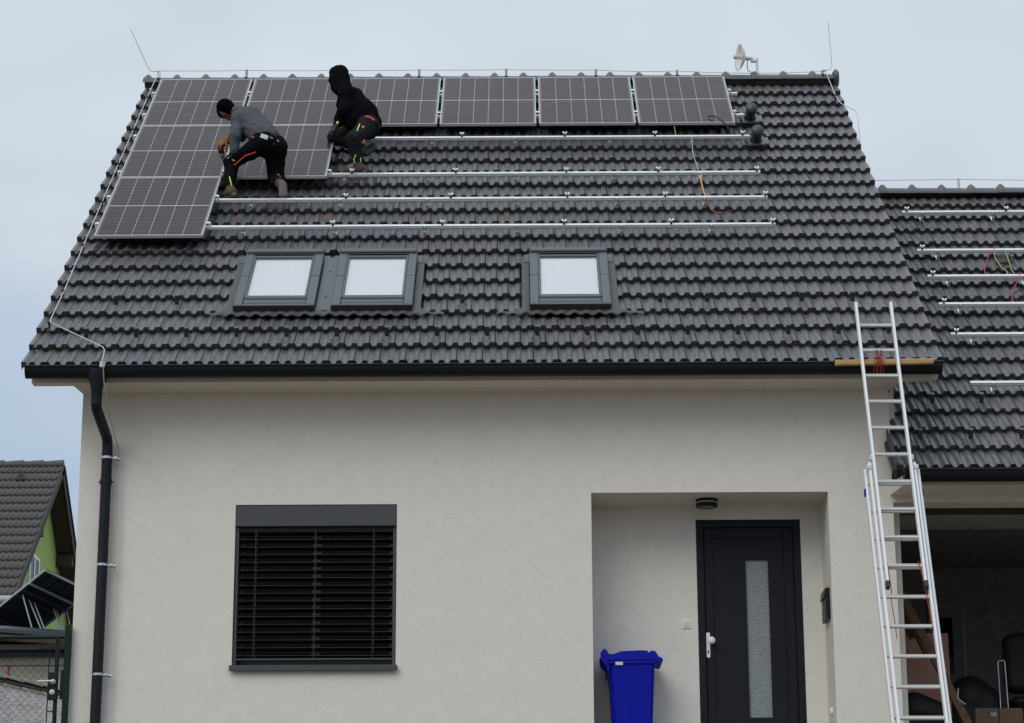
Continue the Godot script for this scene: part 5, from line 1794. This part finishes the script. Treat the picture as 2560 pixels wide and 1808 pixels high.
func worker_grey() -> void:
	var p := thing("person", "person in grey sweater and dark work trousers kneeling on the roof, drilling", "person")
	var crease := noise(11.0, 31, 3)
	var waist := Vector3(1.605, 6.935, -2.77)
	var chest := Vector3(1.42, 7.165, -2.94)
	var neck := Vector3(1.285, 7.29, -3.04)
	var head := Vector3(1.15, 7.345, -3.1)
	var lsh := Vector3(1.318, 7.145, -2.85)
	var lel := Vector3(1.298, 6.90, -2.74)
	var lwr := Vector3(1.288, 6.725, -2.75)
	var rsh := Vector3(1.40, 7.245, -3.1)
	var rel := Vector3(1.32, 7.02, -3.06)
	var rwr := Vector3(1.178, 7.005, -3.10)
	var lhip := Vector3(1.61, 6.78, -2.68)
	var rhip := Vector3(1.735, 6.775, -2.79)
	var lkn := Vector3(1.248, 6.63, -2.86)
	var lan := Vector3(1.25, 6.29, -2.76)
	var rkn := Vector3(1.745, 6.465, -2.95)
	var ran := Vector3(1.815, 6.30, -2.64)
	var fw := Vector3(-0.16, -0.60, -0.78).normalized()
	var up := Vector3(-0.5, 0.75, 0.2)
	up = (up - fw * up.dot(fw)).normalized()
	# one continuous body under the clothes
	var b := Flesh.new()
	b.k = 0.03
	b.bone(waist, chest, 0.105, 0.115)
	b.bone(chest, neck, 0.11, 0.055)
	b.bone(neck, head, 0.056, 0.055)
	b.bone(lhip, rhip, 0.1, 0.1)
	b.bone((lhip + rhip) * 0.5, waist, 0.11, 0.105)
	b.bone(chest, lsh, 0.09, 0.055)
	b.bone(chest, rsh, 0.09, 0.055)
	for q in [[lsh, lel, 0.046, 0.038], [lel, lwr, 0.036, 0.026], [rsh, rel, 0.046, 0.038], [rel, rwr, 0.036, 0.026], [lhip, lkn, 0.082, 0.055], [lkn, lan, 0.052, 0.036], [rhip, rkn, 0.082, 0.055], [rkn, ran, 0.052, 0.036]]: b.bone(q[0], q[1], q[2], q[3])
	b.bone(lan, Vector3(1.17, 6.22, -2.84), 0.034, 0.026)
	b.bone(ran, Vector3(1.872, 6.14, -2.55), 0.034, 0.026)
	head_bones(b, head, fw, up)
	part("body", b.mesh(0.011), M.skin, p)
	eyes(p, head, fw, up)
	var hair := Flesh.new()
	hair.k = 0.02
	hair.bone(head + up * 0.03 - fw * 0.02, head + up * 0.035 + fw * 0.03, 0.101, 0.088)
	hair.bone(head - fw * 0.03 + up * 0.0, head - fw * 0.035 - up * 0.045, 0.088, 0.07)
	hair.crease = noise(60.0, 3, 2)
	hair.crease_size = 0.004
	part("hair", hair.mesh(0.009), M.hair, p)
	# sweater
	var s := Flesh.new()
	s.k = 0.045
	var lat := Vector3(0.5, 0.35, -0.6).normalized()
	s.bone(waist + Vector3(0.03, -0.06, 0.02), chest, 0.142, 0.14)
	s.bone(waist + lat * 0.03 + Vector3(0.03, -0.05, 0), chest + lat * 0.04, 0.13, 0.13)
	s.bone(waist - lat * 0.03 + Vector3(0.02, -0.05, 0.02), chest - lat * 0.05, 0.12, 0.11)
	s.bone(chest, neck + Vector3(0.03, -0.02, 0.02), 0.135, 0.075)
	s.bone(chest, lsh, 0.12, 0.082)
	s.bone(chest, rsh, 0.12, 0.085)
	s.bone(neck + Vector3(0.02, -0.01, 0.01), neck + (head - neck) * 0.22, 0.07, 0.066)
	s.bone(lsh, lel, 0.076, 0.058)
	s.bone(lel, lwr, 0.06, 0.05)
	s.bone(rsh, rel, 0.075, 0.058)
	s.bone(rel, rwr + (rel - rwr) * 0.25, 0.056, 0.042)
	s.crease = crease
	s.crease_size = 0.013
	part("sweater", s.mesh(0.012), M.sweater, p)
	# trousers
	var t := Flesh.new()
	t.k = 0.05
	t.bone(lhip, rhip, 0.128, 0.128)
	t.bone(lhip + Vector3(0.02, 0.02, -0.02), waist + Vector3(0.02, -0.07, 0.0), 0.125, 0.12)
	t.bone(rhip, waist + Vector3(0.05, -0.07, -0.02), 0.12, 0.12)
	t.bone(lhip, lkn, 0.112, 0.078)
	t.bone(lkn, lan + Vector3(0, 0.03, 0), 0.08, 0.068)
	t.bone(rhip, rkn, 0.12, 0.088)
	t.bone(rkn, ran + Vector3(-0.03, 0.01, -0.04), 0.084, 0.066)
	t.crease = noise(8.0, 32, 3)
	t.crease_size = 0.016
	part("trousers", t.mesh(0.013), M.trousers, p)
	strip(p, "orange_zip", t, [Vector3(1.524, 6.58, -2.56), Vector3(1.42, 6.57, -2.64), Vector3(1.32, 6.548, -2.72)], 0.0075, M.red)
	strip(p, "orange_zip", t, [Vector3(1.806, 6.50, -2.66), Vector3(1.80, 6.44, -2.7), Vector3(1.794, 6.387, -2.74)], 0.0075, M.red)
	strip(p, "zip_pull", t, [Vector3(1.807, 6.525, -2.65), Vector3(1.807, 6.51, -2.66)], 0.012, M.yellow)
	strip(p, "neon_piping", t, [Vector3(1.243, 6.415, -2.69), Vector3(1.275, 6.33, -2.68), Vector3(1.293, 6.255, -2.68)], 0.0075, M.neon)
	strip(p, "neon_piping", t, [Vector3(1.22, 6.64, -2.77), Vector3(1.24, 6.65, -2.77)], 0.005, M.neon)
	strip(p, "neon_piping", t, [Vector3(1.275, 6.628, -2.77), Vector3(1.30, 6.622, -2.77)], 0.005, M.neon)
	strip(p, "pocket_tab", t, [Vector3(1.52, 6.825, -2.6), Vector3(1.542, 6.805, -2.6)], 0.013, M.red)
	strip(p, "pocket_badge", t, [Vector3(1.757, 6.743, -2.6), Vector3(1.762, 6.743, -2.6)], 0.011, M.red)
	strip(p, "belt_loop", t, [Vector3(1.70, 6.815, -2.58), Vector3(1.725, 6.81, -2.6)], 0.011, M.zinc)
	strip(p, "belt_loop", t, [Vector3(1.785, 6.805, -2.63), Vector3(1.795, 6.79, -2.63)], 0.011, M.zinc)
	var mb := MB.new()
	var c: Vector3 = t.onto(Vector3(1.643, 6.80, -2.55), 0.008)
	mb.box(c, Vector3(0.085, 0.05, 0.012), 0.003, Basis(Vector3(0, 0, 1), -0.35))
	part("pocket_rule", mb, M.off_white, p)
	# boots with soles
	var bt := Flesh.new()
	bt.k = 0.03
	bt.bone(lan + Vector3(0, 0.02, 0), Vector3(1.285, 6.22, -2.70), 0.055, 0.05)
	bt.bone(Vector3(1.295, 6.215, -2.69), Vector3(1.165, 6.215, -2.83), 0.048, 0.044)
	part("boot", bt.mesh(0.011), M.boot, p)
	var so := Flesh.new()
	so.k = 0.02
	so.bone(Vector3(1.31, 6.185, -2.675), Vector3(1.16, 6.185, -2.835), 0.036, 0.034)
	part("boot_sole", so.mesh(0.01), M.sole, p)
	bt = Flesh.new()
	bt.k = 0.03
	bt.bone(ran, Vector3(1.85, 6.25, -2.58), 0.055, 0.048)
	bt.bone(Vector3(1.85, 6.25, -2.575), Vector3(1.877, 6.125, -2.555), 0.05, 0.047)
	part("boot", bt.mesh(0.011), M.boot, p)
	so = Flesh.new()
	so.k = 0.02
	for i in 3: so.bone(Vector3(1.838 + i * 0.016, 6.262, -2.53), Vector3(1.85 + i * 0.02, 6.115, -2.51), 0.024, 0.026)
	part("boot_sole", so.mesh(0.01), M.sole, p)
	# gloves: the right one closed on the drill, the left one on the knee
	var gl := Flesh.new()
	gl.k = 0.008
	var dr := Vector3(1.115, 6.935, -3.1)
	gl.bone(rwr + Vector3(0.02, 0.005, 0.0), rwr + Vector3(-0.02, -0.018, 0.0), 0.038, 0.034)
	hand_bones(gl, rwr + Vector3(-0.015, -0.015, 0), (Vector3(-0.75, -0.62, 0.1)).normalized(), Vector3(0.35, -0.5, -0.79).normalized(), 0.85, 1.0, 1.12)
	part("glove", gl.mesh(0.0065), M.glove, p)
	gl = Flesh.new()
	gl.k = 0.008
	hand_bones(gl, lwr + Vector3(-0.0, -0.02, 0.0), Vector3(-0.35, -0.6, -0.7).normalized(), Vector3(0.1, -0.75, -0.6).normalized(), 0.35, -1.0, 1.08)
	part("glove", gl.mesh(0.0065), M.black, p)
	# drill
	var d := thing("cordless_drill", "black and yellow cordless drill held point down in the orange glove", "drill")
	var tip := Vector3(1.118, 6.742, -3.2)
	var top := Vector3(1.083, 6.945, -3.09)
	var ax := (top - tip).normalized()
	var side := ax.cross(Vector3(0, 0, 1)).normalized()
	var dm := Transform3D(Basis(side, ax, side.cross(ax)), tip)
	mb = MB.new()
	mb.lathe([Vector2(0.0, 0.1), Vector2(0.03, 0.1), Vector2(0.034, 0.115), Vector2(0.034, 0.19), Vector2(0.028, 0.205), Vector2(0.0, 0.208)], dm, 14)
	part("housing", mb, M.black, d)
	mb = MB.new()
	mb.lathe([Vector2(0.03, 0.094), Vector2(0.035, 0.098), Vector2(0.035, 0.112), Vector2(0.03, 0.116)], dm, 14)
	part("collar_ring", mb, M.yellow, d)
	mb = MB.new()
	mb.lathe([Vector2(0.0, 0.05), Vector2(0.010, 0.05), Vector2(0.017, 0.06), Vector2(0.026, 0.075), Vector2(0.028, 0.098)], dm, 14)
	part("chuck", mb, M.zinc, d)
	mb = MB.new()
	mb.tube([tip - ax * 0.004, tip + ax * 0.055], 0.0045, 6)
	part("bit", mb, M.black_metal, d)
	mb = MB.new()
	mb.bar(top - ax * 0.04, top - ax * 0.03 + Vector3(0.09, 0.035, 0.0), 0.034, 0.04, Vector3(0, 0, 1), 0.008)
	mb.box(top - ax * 0.03 + Vector3(0.11, 0.045, 0.0), Vector3(0.045, 0.07, 0.075), 0.008, Basis(Vector3(0, 0, 1), 0.35))
	part("grip", mb, M.black, d)

func worker_hood() -> void:
	var p := thing("person", "person in black hooded top and charcoal work trousers crouching by the top panels", "person")
	var pel := Vector3(2.725, 7.29, -3.47)
	var waist := Vector3(2.665, 7.44, -3.49)
	var chest := Vector3(2.525, 7.63, -3.53)
	var neck := Vector3(2.425, 7.79, -3.62)
	var head := Vector3(2.355, 7.965, -3.69)
	var lsh := Vector3(2.475, 7.665, -3.40)
	var lel := Vector3(2.465, 7.43, -3.34)
	var lwr := Vector3(2.385, 7.30, -3.42)
	var rsh := Vector3(2.44, 7.73, -3.68)
	var rel := Vector3(2.38, 7.49, -3.77)
	var rwr := Vector3(2.325, 7.34, -3.72)
	var lhip := Vector3(2.73, 7.245, -3.37)
	var rhip := Vector3(2.71, 7.30, -3.58)
	var lkn := Vector3(2.585, 6.995, -3.14)
	var lan := Vector3(2.622, 6.725, -3.19)
	var rkn := Vector3(2.325, 7.265, -3.75)
	var ran := Vector3(2.65, 7.085, -3.66)
	var fw := Vector3(-0.84, -0.1, -0.53).normalized()
	var up := Vector3(-0.02, 1.0, -0.14)
	up = (up - fw * up.dot(fw)).normalized()
	var b := Flesh.new()
	b.bone(waist, chest, 0.105, 0.115)
	b.bone(pel, waist, 0.11, 0.105)
	b.bone(chest, neck, 0.105, 0.055)
	b.bone(neck, head - up * 0.04, 0.055, 0.052)
	b.bone(lhip, rhip, 0.1, 0.1)
	b.bone(chest, lsh, 0.09, 0.055)
	b.bone(chest, rsh, 0.09, 0.055)
	for q in [[lsh, lel, 0.046, 0.038], [lel, lwr, 0.036, 0.026], [rsh, rel, 0.046, 0.038], [rel, rwr, 0.036, 0.026], [lhip, lkn, 0.082, 0.055], [lkn, lan, 0.05, 0.036], [rhip, rkn, 0.082, 0.055], [rkn, ran, 0.05, 0.036]]: b.bone(q[0], q[1], q[2], q[3])
	b.bone(lan, Vector3(2.50, 6.655, -3.21), 0.034, 0.026)
	b.bone(ran, Vector3(2.77, 7.07, -3.59), 0.034, 0.026)
	head_bones(b, head, fw, up)
	part("body", b.mesh(0.011), M.skin, p)
	eyes(p, head, fw, up)
	var s := Flesh.new()
	s.k = 0.045
	var lat := Vector3(0.1, 0.25, -0.95).normalized()
	s.bone(pel + Vector3(0.0, 0.03, 0), waist, 0.15, 0.155)
	s.bone(waist, chest, 0.155, 0.14)
	s.bone(waist + lat * 0.05, chest + lat * 0.06, 0.13, 0.12)
	s.bone(Vector3(2.465, 7.58, -3.52), Vector3(2.57, 7.34, -3.45), 0.115, 0.13)
	s.bone(waist - lat * 0.05, chest - lat * 0.05, 0.13, 0.115)
	s.bone(chest, neck, 0.135, 0.085)
	s.bone(chest, lsh, 0.115, 0.085)
	s.bone(chest, rsh, 0.115, 0.085)
	s.bone(lsh, lel, 0.078, 0.062)
	s.bone(lel, lwr, 0.06, 0.046)
	s.bone(rsh, rel, 0.075, 0.06)
	s.bone(rel, rwr, 0.058, 0.044)
	s.crease = noise(9.0, 41, 3)
	s.crease_size = 0.014
	part("hooded_top", s.mesh(0.012), M.hoodie, p)
	var h := Flesh.new()                                         # hood, open towards the face
	h.k = 0.03
	var left := up.cross(fw).normalized()
	h.bone(head + up * 0.05 - fw * 0.018, head - up * 0.02 - fw * 0.03, 0.104, 0.1)
	h.bone(head - up * 0.02 - fw * 0.035, neck + Vector3(0.01, 0.02, 0), 0.096, 0.09)
	for sg in [1.0, -1.0]:
		h.bone(head + up * 0.06 + fw * 0.035 + left * sg * 0.05, head - up * 0.05 + fw * 0.035 + left * sg * 0.06, 0.05, 0.046)
		h.bone(head - up * 0.05 + fw * 0.035 + left * sg * 0.06, neck + fw * 0.05 + left * sg * 0.03, 0.046, 0.05)
	h.bone(head + up * 0.085 + fw * 0.04 + left * 0.04, head + up * 0.085 + fw * 0.04 - left * 0.04, 0.042, 0.042)
	h.bone(head - up * 0.125 + fw * 0.045, neck + fw * 0.055, 0.05, 0.055)
	h.crease = noise(12.0, 43, 2)
	h.crease_size = 0.008
	part("hood", h.mesh(0.01), M.hoodie, p)
	var t := Flesh.new()
	t.k = 0.05
	t.bone(lhip, rhip, 0.125, 0.125)
	t.bone(pel, waist + Vector3(0.02, -0.12, 0), 0.13, 0.11)
	t.bone(lhip, lkn, 0.118, 0.088)
	t.bone(lkn, lan + Vector3(0, 0.03, 0), 0.088, 0.062)
	t.bone(rhip, rkn, 0.112, 0.085)
	t.bone(rkn, ran + Vector3(-0.06, 0.02, 0), 0.08, 0.066)
	t.crease = noise(8.0, 42, 3)
	t.crease_size = 0.018
	part("trousers", t.mesh(0.013), M.grey_trousers, p)
	strip(p, "neon_piping", t, [Vector3(2.654, 7.18, -3.22), Vector3(2.617, 7.06, -3.1)], 0.0065, M.neon)
	strip(p, "neon_piping", t, [Vector3(2.611, 6.80, -3.1), Vector3(2.578, 6.75, -3.11), Vector3(2.582, 6.705, -3.12)], 0.0065, M.neon)
	strip(p, "neon_piping", t, [Vector3(2.665, 6.78, -3.13), Vector3(2.672, 6.73, -3.14)], 0.006, M.neon)
	strip(p, "round_badge", t, [Vector3(2.663, 7.11, -3.2), Vector3(2.672, 7.112, -3.2)], 0.022, M.red)
	strip(p, "badge_centre", t, [Vector3(2.665, 7.112, -3.19), Vector3(2.672, 7.112, -3.19)], 0.012, M.off_white)
	strip(p, "orange_zip", t, [Vector3(2.675, 6.945, -3.1), Vector3(2.69, 6.955, -3.12), Vector3(2.73, 6.99, -3.15)], 0.009, M.red)
	var both := Flesh.new()
	both.k = 0.045
	both.prims = s.prims + t.prims
	strip(p, "orange_belt", both, [Vector3(2.7, 7.315, -3.25), Vector3(2.75, 7.30, -3.25), Vector3(2.803, 7.27, -3.26)], 0.016, M.red)
	strip(p, "knee_piping", t, [Vector3(2.29, 7.33, -3.64), Vector3(2.34, 7.34, -3.63), Vector3(2.40, 7.335, -3.62)], 0.004, M.yellow)
	var bt := Flesh.new()
	bt.k = 0.03
	bt.bone(lan, Vector3(2.66, 6.665, -3.19), 0.055, 0.048)
	bt.bone(Vector3(2.675, 6.655, -3.19), Vector3(2.505, 6.65, -3.215), 0.046, 0.043)
	part("boot", bt.mesh(0.011), M.boot_red, p)
	var rs := Flesh.new()
	rs.k = 0.02
	rs.bone(Vector3(2.70, 6.625, -3.185), Vector3(2.50, 6.622, -3.21), 0.03, 0.03)
	part("boot_sole", rs.mesh(0.01), M.sole, p)
	bt = Flesh.new()
	bt.k = 0.03
	bt.bone(ran, Vector3(2.69, 7.04, -3.62), 0.055, 0.05)
	bt.bone(Vector3(2.69, 7.03, -3.62), Vector3(2.775, 7.075, -3.57), 0.05, 0.046)
	part("boot", bt.mesh(0.011), M.boot_green, p)
	var so := Flesh.new()
	so.k = 0.02
	so.bone(Vector3(2.71, 7.0, -3.585), Vector3(2.795, 7.055, -3.545), 0.026, 0.026)
	part("boot_sole", so.mesh(0.01), M.sole, p)
	var gl := Flesh.new()
	gl.k = 0.008
	hand_bones(gl, lwr + Vector3(-0.01, -0.01, 0), Vector3(-0.6, -0.7, -0.3).normalized(), Vector3(0.3, -0.6, -0.7).normalized(), 0.5, -1.0, 1.1)
	part("glove", gl.mesh(0.0065), M.black, p)
	var cuff := Flesh.new()
	cuff.k = 0.01
	cuff.bone(lwr + Vector3(0.0, 0.0, 0.036), lwr + Vector3(-0.008, -0.012, 0.036), 0.02, 0.018)
	part("neon_cuff", cuff.mesh(0.008), M.neon, p)
	gl = Flesh.new()
	gl.k = 0.008
	hand_bones(gl, rwr + Vector3(0, -0.01, 0), Vector3(-0.3, -0.9, 0.2).normalized(), Vector3(0.6, -0.3, -0.7).normalized(), 0.5, 1.0, 1.08)
	part("glove", gl.mesh(0.0065), M.black, p)
